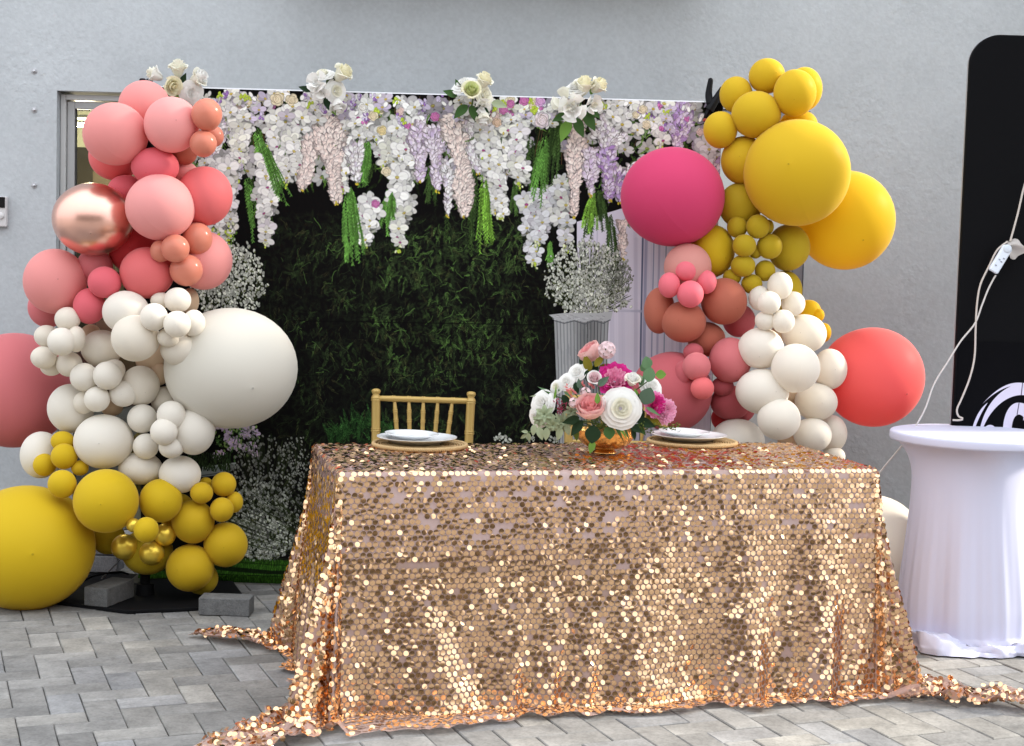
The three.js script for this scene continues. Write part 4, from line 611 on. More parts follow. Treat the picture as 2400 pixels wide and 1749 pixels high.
// ------------------------------------------------------------------ table under a sequin cloth
const TY = 0.765;
const TFL = atY(800, 1110, TY), TFR = atY(2052, 1102, TY), TEX = TFR.clone().sub(TFL).normalize(), TEB = V(TEX.z, 0, -TEX.x), TL = TFR.distanceTo(TFL), TW = 0.715;
const tableAt = (a, b, y = TY) => TFL.clone().addScaledVector(TEX, a).addScaledVector(TEB, b).setY(y);
{
  const dF = 0.895, dE = 0.84, sm2 = (x, y, salt) => fbm(x / 8, y / 8, 8, 3, salt) - 0.5;
  // the sheet point (a, b), flat coordinates with the table's top at 0..TL x 0..TW, to a place in the world
  const S = (a, b) => {
    const ca = clamp(a, 0, TL), cb = clamp(b, 0, TW), da = a - ca, db = b - cb, r = Math.hypot(da, db);
    if (r < 1e-6) return tableAt(a, b, TY + 0.004 + 0.0035 * sm2(a * 5, b * 5, 14));
    const ua = da / r, ub = db / r, corner = Math.abs(ua * ub) * 2, s = ca - cb + Math.atan2(ub, ua) * 0.3;   // corner: 0 on the straight sides, 1 in the middle of a corner
    const left = ua < 0 ? 1 : 0, back = ub > 0 ? 1 : 0, t = r / TY, bend = 0.009;
    // flare and folds grow towards the floor
    let flare = lerp(ub < -0.9 ? 0.085 : 0.045, left && !back ? 0.185 : 0.14, corner) * Math.pow(t, 1.25) + bend * smooth(0, 0.022, r);
    const w = smooth(0.1, 0.75, r);
    let fold = 0;
    if (corner < 0.02) {
      const q = ub !== 0 ? ca : cb * 1.3 + 4;
      fold = w * (0.022 * Math.sin(q * 15 + 2.2 * Math.sin(q * 4.1) + 1) * (0.35 + 0.9 * smooth(0.7, 1.7, q)) + 0.016 * Math.sin(q * 31 + 3 * Math.sin(q * 7 + r * 2)) * smooth(0.3, 0.8, r));
      if (ub < -0.5) fold += 0.009 * w * Math.exp(-Math.pow((ca - 0.16 - 0.42 * (r - 0.2)) / 0.05, 2)) - 0.007 * w * Math.exp(-Math.pow((ca - 0.26 - 0.42 * (r - 0.2)) / 0.06, 2));   // the slanting fold near the left end
    } else { const an = Math.atan2(Math.abs(ub), Math.abs(ua)); fold = w * 0.042 * Math.sin(an * 9.5 + 0.6) * Math.min(1, corner * 2.2) + w * 0.014 * Math.sin(an * 23 + 1 + r * 3) * corner; }
    fold += 0.012 * w * sm2(s * 9 + 3, r * 7, 15);
    const rFloor = TY + 0.012, x0 = Math.min(r, rFloor), e = Math.max(0, r - rFloor);
    let out = flare + fold, y = TY + 0.004 - x0 + 0.006 * smooth(0, 0.02, r);
    let dir = TEX.clone().multiplyScalar(ua).addScaledVector(TEB, ub);
    let p = V(0, 0, 0).copy(tableAt(ca, cb, 0)).addScaledVector(dir, out);
    if (e > 0 || y < 0.03) {
      const k = smooth(-0.02, 0.1, e);
      if (corner > 0.02) {   // the loose corners trail off over the pavers
        const tail = left ? (back ? V(-1, 0, 0.06) : V(-0.34, 0, 0.94)) : (back ? V(0.9, 0, -0.3) : V(1, 0, 0.16)); tail.normalize();
        dir.lerp(tail, (left ? (back ? 0.62 : 0.3) : 0.6) * k).normalize(); const len = left ? (back ? 0.66 : 1.0) : 1.3; p.addScaledVector(dir, e * len);
      } else p.addScaledVector(dir, e * (0.75 + (ub < 0 ? 1.0 * smooth(0.7, 0, ca) : 0)));
      const big = corner > 0.02 ? (left && back ? 1.3 : 1.75) : 0.6, pile = 0.012 + k * smooth(0.42, 0.28, e) * big * (0.04 * (0.6 + 1.3 * sm2(p.x * 13, p.z * 13, 16)) + 0.03 * Math.pow(Math.sin(e * 42 + 2.5 * sm2(p.x * 9, p.z * 9, 17) * 4), 2) * (0.4 + fbm(p.x / 2 + 5, p.z / 2 + 5, 10, 2, 18)));
      y = Math.max(0.006, lerp(y, pile, smooth(0.03, -0.03, y - 0.0)));
      p.x += (corner > 0.02 ? 0.05 : 0.02) * k * sm2(p.z * 20, e * 20, 19); p.z += (corner > 0.02 ? 0.05 : 0.02) * k * sm2(p.x * 20, e * 20, 20);
    } else y += 0.0;
    return p.setY(Math.max(0.006, y));
  };
  const tc = thing('sequin_tablecloth', 'rose gold sequin tablecloth draped to the ground over a long table', 'tablecloth');
  // the net fabric: top, four sides and four corners share their seams
  const cols = [], rowsF = 46;
  const addArc = (ca, cb, a0, a1, n) => { for (let i = 1; i < n; i++) cols.push([ca, cb, lerp(a0, a1, i / n)]); };
  const H = Math.PI / 2;
  for (let i = 0; i <= 150; i++) cols.push([TL * i / 150, 0, -H]); addArc(TL, 0, -H, 0, 44);
  for (let i = 0; i <= 50; i++) cols.push([TL, TW * i / 50, 0]); addArc(TL, TW, 0, H, 24);
  for (let i = 0; i <= 80; i++) cols.push([TL * (1 - i / 80), TW, H]); addArc(0, TW, H, 2 * H, 44);
  for (let i = 0; i <= 50; i++) cols.push([0, TW * (1 - i / 50), 2 * H]); addArc(0, 0, 2 * H, 3 * H, 56);
  const rMax = (t) => { const c = Math.abs(Math.cos(t)), s = Math.abs(Math.sin(t)), m = Math.min(c > 1e-6 ? dE / c : 9, s > 1e-6 ? dF / s : 9); return Math.min(m, 1.16); };
  const skirt = grid(cols.length, rowsF, (u, v, o) => { const [ca, cb, t] = cols[Math.round(u * cols.length) % cols.length], r = rMax(t) * v; o.copy(S(ca + Math.cos(t) * r, cb + Math.sin(t) * r)); });
  const top = grid(90, 36, (u, v, o) => o.copy(S(u * TL, v * TW)));
  const net = phys(lin(0.62, 0.41, 0.35), 0.75, { transparent: true, opacity: 0.5 });
  part(tc, 'net_fabric', merge([skirt, top]), net);
  // a short white cloth lies under the net, over a folding table
  const under = thing('white_undercloth', 'short white cloth under the sequin net, showing through its upper part', 'tablecloth'), inset = 0.006;
  const uAt = (a, b, y) => tableAt(a, b, y), ul = [];
  const ring = [[inset, inset], [TL - inset, inset], [TL - inset, TW - inset], [inset, TW - inset]];
  ul.push(grid(2, 2, (u, v, o) => o.copy(uAt(lerp(inset, TL - inset, u), lerp(inset, TW - inset, v), TY - 0.002))));
  ring.forEach(([a, b], i) => { const [a2, b2] = ring[(i + 1) % 4]; ul.push(grid(40, 6, (u, v, o) => { const aa = lerp(a, a2, u), bb = lerp(b, b2, u), drop = i === 0 ? 0.27 - 0.07 * u + 0.006 * Math.sin(u * 23) : 0.22; o.copy(uAt(aa, bb, TY - 0.002 - v * drop)); o.addScaledVector(i === 0 ? TEB : V(0, 0, 0), -0.012 * v - 0.004 * v * Math.sin(u * 37)); })); });
  part(under, 'cloth', merge(ul), phys(lin(0.74, 0.72, 0.78), 0.85));
  const ft = thing('folding_table', 'long folding table almost wholly hidden under the sequin cloth', 'table', TFL.clone().setY(0), Math.atan2(-TEX.z, TEX.x)), fw = std(lin(0.62, 0.62, 0.6), 0.6), fm = std(lin(0.3, 0.3, 0.32), 0.4, { metalness: 0.6 });
  part(ft, 'tabletop', rbox(TL - 0.05, 0.04, TW - 0.05, 0.012).translate(TL / 2, TY - 0.028, -TW / 2), fw);
  for (const a of [0.25, TL - 0.25]) for (const b of [0.08, TW - 0.08]) part(ft, 'leg', new THREE.CylinderGeometry(0.014, 0.014, TY - 0.05, 12).translate(a, (TY - 0.05) / 2 + 0.002, -b), fm);
  for (const a of [0.25, TL - 0.25]) part(ft, 'crossbar', new THREE.CylinderGeometry(0.012, 0.012, TW - 0.16, 12).rotateX(Math.PI / 2).translate(a, 0.36, -TW / 2), fm);
  part(ft, 'rail', rbox(TL - 0.5, 0.03, 0.03, 0.006).translate(TL / 2, 0.5, -0.1), fw);
  // sequins: slightly dished discs, sewn in staggered rows
  const SR = 0.0088, dish = (dx, dz, curve) => {
    const n = 12, p = [0, 0, 0], nm = [0, 1, 0], ix = [];
    for (let i = 0; i < n; i++) { const a = i / n * Math.PI * 2, c = Math.cos(a), s = Math.sin(a); p.push(c * SR, 0, s * SR); const v = V(c * curve + dx * c, 1, s * curve + dz * s).normalize(); nm.push(v.x, v.y, v.z); ix.push(0, 1 + (i + 1) % n, 1 + i); }
    const g = new THREE.BufferGeometry(); g.setAttribute('position', new THREE.Float32BufferAttribute(p, 3)); g.setAttribute('normal', new THREE.Float32BufferAttribute(nm, 3)); g.setIndex(ix); return g;
  };
  const seqMat = new THREE.MeshPhysicalMaterial({ color: lin(0.82, 0.53, 0.31), metalness: 1, roughness: 0.14, side: THREE.DoubleSide });
  const geos = [dish(0, 0, 0.05), dish(0.14, 0, 0.02), dish(0, 0, -0.07)];
  const r = rng(4242), px = 0.0196, pz = 0.0172, list = [], hash = new Map(), q = new THREE.Quaternion(), up = V(0, 1, 0), m4 = new THREE.Matrix4();
  let row = 0;
  for (let b = -dF + 0.008; b < TW + dF; b += pz, row++) for (let a = -dE + 0.008 + (row & 1 ? px / 2 : 0); a < TL + dE; a += px) {
    const ca = clamp(a, 0, TL), cb = clamp(b, 0, TW), corner = ca !== a && cb !== b;
    if (b > TW + 0.25 && a > 0) continue;                                        // the side towards the wall is never seen
    if (corner && Math.hypot(a - ca, b - cb) > 1.14) continue;
    const gap = !corner && b < 0 && b > -0.33 ? fbm((a + 2) / 3.2, (b + 1) / 1.2, 60, 2, 50) + 0.1 * (r() - 0.5) > 0.77 - 0.05 * smooth(1.3, 0.2, a) : r() < 0.02;      // a few runs have lost their sequins
    if (gap) continue;
    const ja = a + gauss(r) * 0.0007, jb = b + gauss(r) * 0.0005, p = S(ja, jb), e = 0.004, n = S(ja + e, jb).sub(S(ja - e, jb)), t = S(ja, jb + e).sub(S(ja, jb - e));
    const nor = n.cross(t).normalize(); if (nor.lengthSq() < 0.5) continue;
    if (corner) {
      const hx = Math.round(p.x / 0.0155), hy = Math.round(p.y / 0.0155), hz = Math.round(p.z / 0.0155), key = hx + ',' + hy + ',' + hz; if (hash.has(key)) continue; hash.set(key, 1);
    }
    const upright = b < 0 && b > -0.34 && !corner, amp = upright ? 0.065 : cb === b && ca === a ? 0.2 : corner ? 0.15 : 0.1;
    const low = fbm((a + 3) / 6, (b + 3) / 6, 60, 2, 55) - 0.5;
    const onTop = ca === a && cb === b, edge = b < 0.0 && b > -0.03 && !corner; if (onTop) nor.addScaledVector(TEB, -0.10); if (edge) { if (r() < 0.14) continue; nor.addScaledVector(TEB, 1.1 * (r() - 0.62)); }
    nor.x += gauss(r) * amp + low * 0.2; nor.y += gauss(r) * amp + (upright ? -0.03 : 0.05 * low); nor.z += gauss(r) * amp;
    if (r() < 0.055) { nor.x += (r() - 0.5) * 0.9; nor.y += (r() - 0.3) * 0.9; }                                                        // some hang askew
    nor.normalize();
    p.addScaledVector(nor, 0.0022 + 0.0016 * r());
    q.setFromUnitVectors(up, nor).multiply(new THREE.Quaternion().setFromAxisAngle(up, r() * 6.28));
    list.push({ p, q: q.clone(), g: Math.floor(r() * 3), front: !corner && b < -0.05 && b > -0.7, dist: p.length() });
  }
  const near = list.filter((s) => s.front).sort((s, t) => s.dist - t.dist).slice(0, 300), keep = new Set(near), one = V(1, 1, 1);
  near.forEach((s, k) => { const o = part(tc, k ? 'sequin_' + String(k).padStart(3, '0') : 'sequin', geos[s.g], seqMat); o.position.copy(s.p); o.quaternion.copy(s.q); });
  geos.forEach((g, k) => { const l = list.filter((s) => s.g === k && !keep.has(s)), im = new THREE.InstancedMesh(g, seqMat, l.length); im.name = 'sequins'; im.castShadow = im.receiveShadow = true; stuff(im); l.forEach((s, i) => im.setMatrixAt(i, m4.compose(s.p, s.q, one))); tc.add(im); });
  console.log('sequins', list.length);
}

// ------------------------------------------------------------------ places laid on the table
{
  const jute = std(lin(0.46, 0.31, 0.15), 0.9), china = phys(lin(0.8, 0.81, 0.82), 0.22, { clearcoat: 0.5, clearcoatRoughness: 0.1 });
  const spiral = []; for (let i = 0; i <= 700; i++) { const a = i * 0.147, r = 0.004 + 0.155 * i / 700; spiral.push(V(Math.cos(a) * r, 0.0045 + 0.0006 * Math.sin(i * 1.3), Math.sin(a) * r)); }
  const strand = (ph, rr) => { const p = []; for (let i = 0; i < 360; i++) { const a = i / 360 * Math.PI * 2, t = a * 44 + ph; p.push(V(Math.cos(a) * (0.167 + rr * Math.cos(t)), 0.0065 + 0.0035 * Math.sin(t), Math.sin(a) * (0.167 + rr * Math.cos(t)))); } return tube(p, 0.0042, 720, 5, true); };
  const plate = (R, h) => lathe([[0, 0.004], [R * 0.6, 0.004], [R * 0.66, 0.006], [R * 0.74, h * 0.75], [R * 0.985, h + 0.001], [R, h + 0.0025], [R * 0.99, h - 0.001], [R * 0.74, h * 0.75 - 0.005], [R * 0.62, 0.0], [0, 0.0]], 72);
  const setting = (px, py, lx, ly, side) => {
    const p = atY(px, py, TY + 0.006), y = TY + 0.008;
    const mat = thing('placemat', 'round woven jute placemat under the ' + side + ' plates', 'placemat', V(p.x, y, p.z), side === 'left' ? 0 : 1, 'jute placemats');
    part(mat, 'coil', new THREE.TubeGeometry(new THREE.CatmullRomCurve3(spiral), 900, 0.0045, 5), jute); part(mat, 'braided_edge', merge([strand(0, 0.004), strand(2.1, 0.004), strand(4.2, 0.004)]), jute);
    const a = solo('dinner_plate', plate(0.146, 0.021), china, 'white dinner plate on the ' + side + ' placemat, under a smaller plate', 'plate', 'white dinner plates'); a.position.set(p.x - 0.012, y + 0.011, p.z - 0.01);
    const b = solo('side_plate', plate(0.098, 0.015), china, 'smaller white plate stacked on the ' + side + ' dinner plate', 'plate', 'small white plates'); b.position.set(p.x - 0.012 + lx, y + 0.011 + 0.0055 + 0.011, p.z - 0.01 + ly); b.rotation.set(0.01, 0, -0.02);
  };
  setting(984, 1047, -0.02, -0.01, 'left'); setting(1622, 1040, -0.018, -0.01, 'right');
}

// ------------------------------------------------------------------ gold bamboo-look chairs behind the table
{
  const gold = std(lin(0.47, 0.315, 0.095), 0.42, { metalness: 0.25 });
  const ringed = (h, r0, r1, rings, finial) => { const pts = [[0, 0]]; const add = (y) => { const r = lerp(r0, r1, y / h); pts.push([r, y - 0.009], [r * 1.13, y - 0.006], [r * 1.13, y - 0.002], [r * 0.98, y], [r * 1.13, y + 0.002], [r * 1.13, y + 0.006], [r, y + 0.009]); }; pts.push([r0 * 0.9, 0]); for (const y of rings) add(y); if (finial) pts.push([r1, h - 0.03], [r1 * 0.72, h - 0.022], [r1 * 0.98, h - 0.014], [r1 * 1.06, h - 0.007], [r1 * 0.9, h - 0.001], [r1 * 0.5, h + 0.002], [0, h + 0.003]); else pts.push([r1, h], [0, h]); return lathe(pts, 20); };
  const between = (g, a, b) => { const d = b.clone().sub(a), o = new THREE.Matrix4().compose(a, new THREE.Quaternion().setFromUnitVectors(V(0, 1, 0), d.clone().normalize()), V(1, 1, 1)); return g.applyMatrix4(o); };
  const chair = (label, pos, turn) => {
    const t = thing('banquet_chair', label, 'chair', pos, turn, 'gold chairs behind the table'), B = (x, y, z) => V(x, y, z);
    // the sitter faces +z; the back stands at z = -0.2 and leans, its posts splaying out to the top
    for (const s of [-1, 1]) part(t, 'back_post', between(ringed(0.935, 0.0165, 0.0185, [0.12, 0.3, 0.47, 0.645, 0.765, 0.893], true), B(s * 0.18, 0, -0.19), B(s * 0.2, 0.93, -0.245)), gold);
    for (const s of [-1, 1]) part(t, 'leg', between(ringed(0.44, 0.0135, 0.0175, [0.12, 0.26], false), B(s * 0.195, 0, 0.2), B(s * 0.185, 0.44, 0.19)), gold);
    part(t, 'top_rail', between(ringed(0.39, 0.0125, 0.0125, [0.07, 0.135, 0.195, 0.255, 0.32], false), B(-0.195, 0.895, -0.243), B(0.195, 0.895, -0.243)), gold);
    part(t, 'lower_rail', between(ringed(0.37, 0.009, 0.009, [0.185], false), B(-0.188, 0.715, -0.232), B(0.188, 0.715, -0.232)), gold);
    for (let k = -2; k <= 2; k++) part(t, 'spindle', between(lathe([[0, 0], [0.0055, 0], [0.0085, 0.035], [0.0105, 0.04], [0.0105, 0.044], [0.0085, 0.046], [0.0105, 0.048], [0.0105, 0.052], [0.009, 0.054], [0.0092, 0.082], [0.0108, 0.084], [0.0108, 0.088], [0.009, 0.09], [0.0108, 0.092], [0.0108, 0.096], [0.0092, 0.098], [0.0092, 0.122], [0.0105, 0.124], [0.0105, 0.128], [0.0088, 0.13], [0.0105, 0.132], [0.0105, 0.136], [0.0088, 0.139], [0.006, 0.18], [0, 0.18]], 14), B(k * 0.052, 0.715, -0.232), B(k * 0.0605, 0.888, -0.243)), gold);
    part(t, 'seat', rbox(0.4, 0.03, 0.4, 0.012).translate(0, 0.445, 0), gold); part(t, 'cushion', rbox(0.39, 0.05, 0.38, 0.022, 4).translate(0, 0.486, 0.0), std(lin(0.7, 0.68, 0.62), 0.9));
    for (const y of [0.16, 0.3]) for (const s of [-1, 1]) part(t, 'stretcher', between(ringed(0.38, 0.0085, 0.0085, [0.19], false), B(s * 0.187, y, -0.195), B(s * 0.19, y, 0.195)), gold);
    for (const y of [0.2]) part(t, 'stretcher', between(ringed(0.37, 0.0085, 0.0085, [0.185], false), B(-0.188, y, 0.196), B(0.188, y, 0.196)), gold);
    return t;
  };
  const c1 = at(987, 1000, 6.26); chair('gold bamboo style chair behind the left plates', V(c1.x, 0, c1.z + 0.245), -0.03).scale.setScalar(0.975);
  const c2 = at(1448, 1000, 6.3); chair('gold chair mostly hidden behind the bouquet and right plates', V(c2.x, 0, c2.z + 0.245), 0.03);
}

// ------------------------------------------------------------------ small round table in a white stretch cover
{
  const p = at(2283, 1060, 6.05), cx = p.x, cz = p.z, R = 0.328, HT2 = 0.822, t = thing('cocktail_table', 'small round cocktail table in a white stretch cover at the right edge', 'table', V(cx, 0, cz));
  const white = phys(lin(0.56, 0.57, 0.72), 0.75, { sheen: 0.4, sheenColor: lin(0.9, 0.9, 1), sheenRoughness: 0.4 });
  const rimPts = [[0, HT2], [R - 0.012, HT2], [R - 0.004, HT2 - 0.002], [R, HT2 - 0.008], [R + 0.001, HT2 - 0.028], [R - 0.003, HT2 - 0.036], [R - 0.02, HT2 - 0.0395]];
  part(t, 'top_cover', lathe(rimPts, 96), white);
  const skirt = grid(240, 90, (u, v, o) => {
    const a = u * Math.PI * 2, taut = Math.pow(0.5 + 0.5 * Math.cos(4 * a + 0.35), 2.2);                          // drawn tight over four points of the rim
    let y, r;
    if (v < 0.86) {
      const k = v / 0.86; y = lerp(HT2 - 0.0385, 0.05, Math.pow(k, 1.1)); const d = (HT2 - 0.0385 - y);
      r = lerp(R - 0.018 - 0.05 * (1 - taut), 0.232, 1 - Math.exp(-d / (0.035 + 0.03 * taut))) + 0.048 * smooth(0.1, 0.78, d) - 0.008 * smooth(0.62, 0.78, d);
      const f = smooth(0.1, 0.6, d); r += f * (0.008 * Math.sin(a * 7 + 1.6 * Math.sin(a * 3) + 0.7) + 0.0035 * Math.sin(a * 15 + 2.5 * Math.sin(a * 4 + d * 2)) * (0.5 + 0.5 * Math.sin(a * 2.3)) + 0.001 * Math.sin(a * 41 + d * 5)) ;
    } else {
      const e = (v - 0.86) / 0.14, n = fbm(u, v * 0.4, 14, 3, 81), n2 = fbm(u, v * 3, 30, 3, 82), wide = 0.4 + 1.3 * smooth(0.3, 0.7, n);
      r = 0.272 + 0.008 * Math.sin(a * 7 + 1.6 * Math.sin(a * 3) + 0.7) * (1 - e) + 0.075 * wide * Math.sin(e * 1.75) + 0.02 * (n2 - 0.5) * smooth(0, 0.4, e);
      y = lerp(0.05, 0.006, smooth(0, 0.25, e)) + 0.042 * Math.sin(e * Math.PI) * wide * (0.35 + 1.1 * n2) + 0.02 * Math.pow(Math.sin(e * 9 + 6 * n + a * 2), 2) * Math.sin(e * Math.PI);
    }
    o.set(Math.cos(a) * r, Math.max(0.004, y), Math.sin(a) * r);
  });
  part(t, 'skirt', skirt, white);
}

// ------------------------------------------------------------------ black panel with rounded corners, its white emblem, and the cord in front
{
  const zp = 6.3, l = at(2236, 990, zp), top = at(2330, 84, zp).y, w = 0.98, h = top - 0.02, rad = 0.115, s = new THREE.Shape();
  s.moveTo(0, 0); s.lineTo(w, 0); s.lineTo(w, h - rad); s.absarc(w - rad, h - rad, rad, 0, Math.PI / 2); s.lineTo(rad, h); s.absarc(rad, h - rad, rad, Math.PI / 2, Math.PI); s.closePath();
  const K = 1400, c = document.createElement('canvas'); c.width = Math.round(w * K); c.height = 1000; const x = c.getContext('2d');
  const x0 = l.x, yTop = at(2290, 800, zp).y;            // the printed part: from yTop downwards 1000 / K metres
  const mp = (X, Y) => { const p = at(2200 + X / 10.325, 850 + Y / 10.325, zp); return [(p.x - x0) * K, (yTop - p.y) * K]; };
  x.fillStyle = 'rgb(12,12,15)'; x.fillRect(0, 0, c.width, c.height);
  const WH = 'rgb(212,206,226)', pathOf = (pts) => { x.beginPath(); pts.forEach((q, i) => { if (!i) x.moveTo(...mp(q[0], q[1])); else if (q.length === 2) x.lineTo(...mp(...q)); else x.bezierCurveTo(...mp(q[0], q[1]), ...mp(q[2], q[3]), ...mp(q[4], q[5])); }); x.closePath(); };
  const emblem = () => {
    x.fillStyle = WH;
    pathOf([[1055, 1005], [1300, 720, 1600, 490, 1900, 485], [1990, 482, 2060, 490, 2100, 500], [2100, 795], [2050, 785, 1990, 785, 1950, 788], [1560, 830, 1220, 1180, 1060, 1620], [990, 1620], [1080, 1220, 1280, 800, 1740, 572], [1480, 640, 1250, 810, 1055, 1005]]); x.fill();
    pathOf([[800, 1620], [880, 1330, 1000, 1090, 1190, 965], [1080, 1130, 960, 1340, 870, 1620]]); x.fill();
    x.beginPath(); { const [u, v] = mp(1240, 1660), [u2] = mp(1395, 1660); x.arc(u, v, u2 - u, 0, 7); } x.fill();
    pathOf([[1550, 1700], [1550, 1300, 1690, 970, 1930, 968], [2000, 968, 2060, 985, 2100, 1010], [2100, 1420], [2060, 1320, 2010, 1258, 1940, 1258], [1820, 1262, 1765, 1450, 1760, 1700]]); x.fill();
    x.strokeStyle = 'rgb(70,64,86)'; x.lineWidth = 5; for (const [a, b] of [[[2030, 490], [1995, 790]], [[1945, 968], [1895, 1262]]]) { x.beginPath(); x.moveTo(...mp(...a)); x.lineTo(...mp(...b)); x.stroke(); }
  };
  emblem();
  { const [cx] = mp(2098, 900); x.save(); x.translate(2 * cx, 0); x.scale(-1, 1); emblem(); x.restore(); }
  const map = new THREE.CanvasTexture(c); map.colorSpace = THREE.SRGBColorSpace; map.anisotropy = 8;
  const p = thing('display_panel', 'tall black photo panel with a rounded corner and white emblem at the right edge', 'panel', V(x0, 0.02, -zp));
  const g = new THREE.ExtrudeGeometry(s, { depth: 0.03, bevelEnabled: true, bevelSize: 0.006, bevelThickness: 0.006, bevelSegments: 3, curveSegments: 20 }).translate(0, 0, -0.0365);
  part(p, 'body', g, phys(lin(0.004, 0.004, 0.005), 0.7, { specularIntensity: 0.15 }));
  part(p, 'edge_band', new THREE.TubeGeometry(new THREE.CatmullRomCurve3(s.getSpacedPoints(160).map((q) => V(q.x, q.y, -0.03)), true), 400, 0.0085, 8, true), std(lin(0.3, 0.3, 0.32), 0.6));
  const eh = 1000 / K, emb = grid(2, 2, (u, v, o) => o.set(0.004 + u * (w - 0.008), yTop - 0.02 - eh * (1 - v), 0.003)); { const uv = emb.attributes.uv; for (let i = 0; i < uv.count; i++) uv.setX(i, (0.004 + uv.getX(i) * (w - 0.008)) / w); }
  part(p, 'emblem_print', emb, phys(0xffffff, 0.8, { map, specularIntensity: 0.1 }));
  part(p, 'foot', rbox(0.09, 0.018, 0.5, 0.004).translate(0.12, -0.01, -0.02), std(lin(0.02, 0.02, 0.02), 0.5)); part(p, 'foot_001', rbox(0.09, 0.018, 0.5, 0.004).translate(w - 0.12, -0.01, -0.02), std(lin(0.02, 0.02, 0.02), 0.5));
  const zc = zp - 0.05, P = (a, b, d = 0) => at(a, b, zc + d), cord = std(lin(0.56, 0.5, 0.46), 0.7);
  const cd = thing('power_cord', 'beige cord hanging in front of the black panel in two strands', 'cord');
  part(cd, 'hanging_strand', tube([P(2416, 392), P(2400, 440), P(2386, 500), P(2368, 566)], 0.0042, 40, 8), cord);
  part(cd, 'right_strand', tube([P(2362, 566), P(2338, 586), P(2318, 625), P(2298, 668), P(2290, 715), P(2287, 770), P(2284, 840), P(2272, 890), P(2254, 935), P(2243, 962), P(2247, 976), P(2258, 982), P(2250, 985), P(2233, 985)], 0.004, 120, 8), cord);
  part(cd, 'left_strand', tube([P(2334, 645), P(2318, 675), P(2302, 715), P(2286, 757), P(2252, 800), P(2222, 848), P(2190, 900), P(2168, 960), P(2146, 1000), P(2118, 1040, 0.02), P(2066, 1103, 0.03), P(2040, 1140, 0.05)], 0.0036, 120, 8), std(lin(0.62, 0.58, 0.56), 0.7));
  const sw = thing('inline_switch', 'small white plastic switch box on the cord before the black panel', 'switch', P(2346, 606, -0.012)); sw.rotation.z = -0.5;
  part(sw, 'housing', rbox(0.042, 0.118, 0.022, 0.008, 3).translate(0, -0.004, 0), std(lin(0.72, 0.78, 0.88), 0.4)); part(sw, 'cap', lathe([[0, 0.016], [0.012, 0.0155], [0.017, 0.012], [0.0185, 0]], 24).rotateX(Math.PI / 2).translate(0, 0.045, 0), std(lin(0.62, 0.68, 0.76), 0.35));
  for (const [a, b, q] of [[-0.006, -0.035, 0], [0.006, -0.012, 1], [-0.005, -0.008, 2], [0.008, 0.004, 3]]) part(sw, 'button', rbox(0.008, 0.005, 0.004, 0.0015).translate(a, b, 0.0115), std(lin(0.28, 0.3, 0.36), 0.5));
  const fl = grid(16, 10, (u, v, o) => { const a = -1.0 + u * 2.3, r = 0.012 + v * (0.036 + 0.026 * Math.sin(u * 3.3) + 0.006 * Math.sin(u * 17)); o.set(0.012 + Math.cos(a) * r * 1.05, 0.045 + Math.sin(a) * r * 0.9, -0.008 + 0.01 * Math.sin(u * 9 + v * 3)); });
  part(sw, 'tape_flap', fl, phys(lin(0.62, 0.57, 0.54), 0.6, { transmission: 0.3, thickness: 0 })).rotation.z = 0.35;
}

// ------------------------------------------------------------------ artificial flowers
// one petal wrapped round the flower's axis (+y): R rim radius, h height, span its half angle, open its lean, curl the roll of its lip, ruf its ruffle
function wrapPetal(R, h, span, open, curl, ruf, seed, nu = 8, nv = 6) {
  const r = rng(seed), ph = r() * 6, k = 0.85 + 0.3 * r();
  return grid(nu, nv, (u, v, o) => {
    const s = u * 2 - 1, a = s * span * (0.35 + 0.65 * Math.sin(Math.min(1, v * 1.05 + 0.12) * Math.PI * 0.62)), edge = v * v;
    const rad = R * (0.16 + 0.84 * Math.pow(v, 0.62)) + open * R * v * v + curl * R * Math.pow(Math.max(0, v - 0.62) / 0.38, 2) * 0.3 + ruf * R * edge * Math.sin(s * 7 * k + ph);
    const y = h * v * (1 - 0.22 * s * s * v) - curl * h * 0.34 * Math.pow(Math.max(0, v - 0.62) / 0.38, 2) + ruf * h * edge * 0.6 * Math.cos(s * 9 * k + ph);
    o.set(Math.sin(a) * rad, y, Math.cos(a) * rad);
  });
}
function leafGeo(L, W, cup, droop, tip = 0.5, nu = 6, nv = 9) {   // from the origin along +z, face up
  return grid(nu, nv, (u, v, o) => { const s = u * 2 - 1, w = W * Math.pow(Math.sin(Math.PI * Math.pow(v, 0.5 + 0.5 * (1 - tip))), 0.75 + 0.5 * tip) * (v > 0.98 ? 0.25 : 1); o.set(s * w / 2, Math.abs(s) * w * cup - droop * L * v * v, v * L); });
}
const pet = (a, b, c, tr = 0.3) => phys(lin(a, b, c), 0.92, { transmission: tr, thickness: 0, specularIntensity: 0.3 });
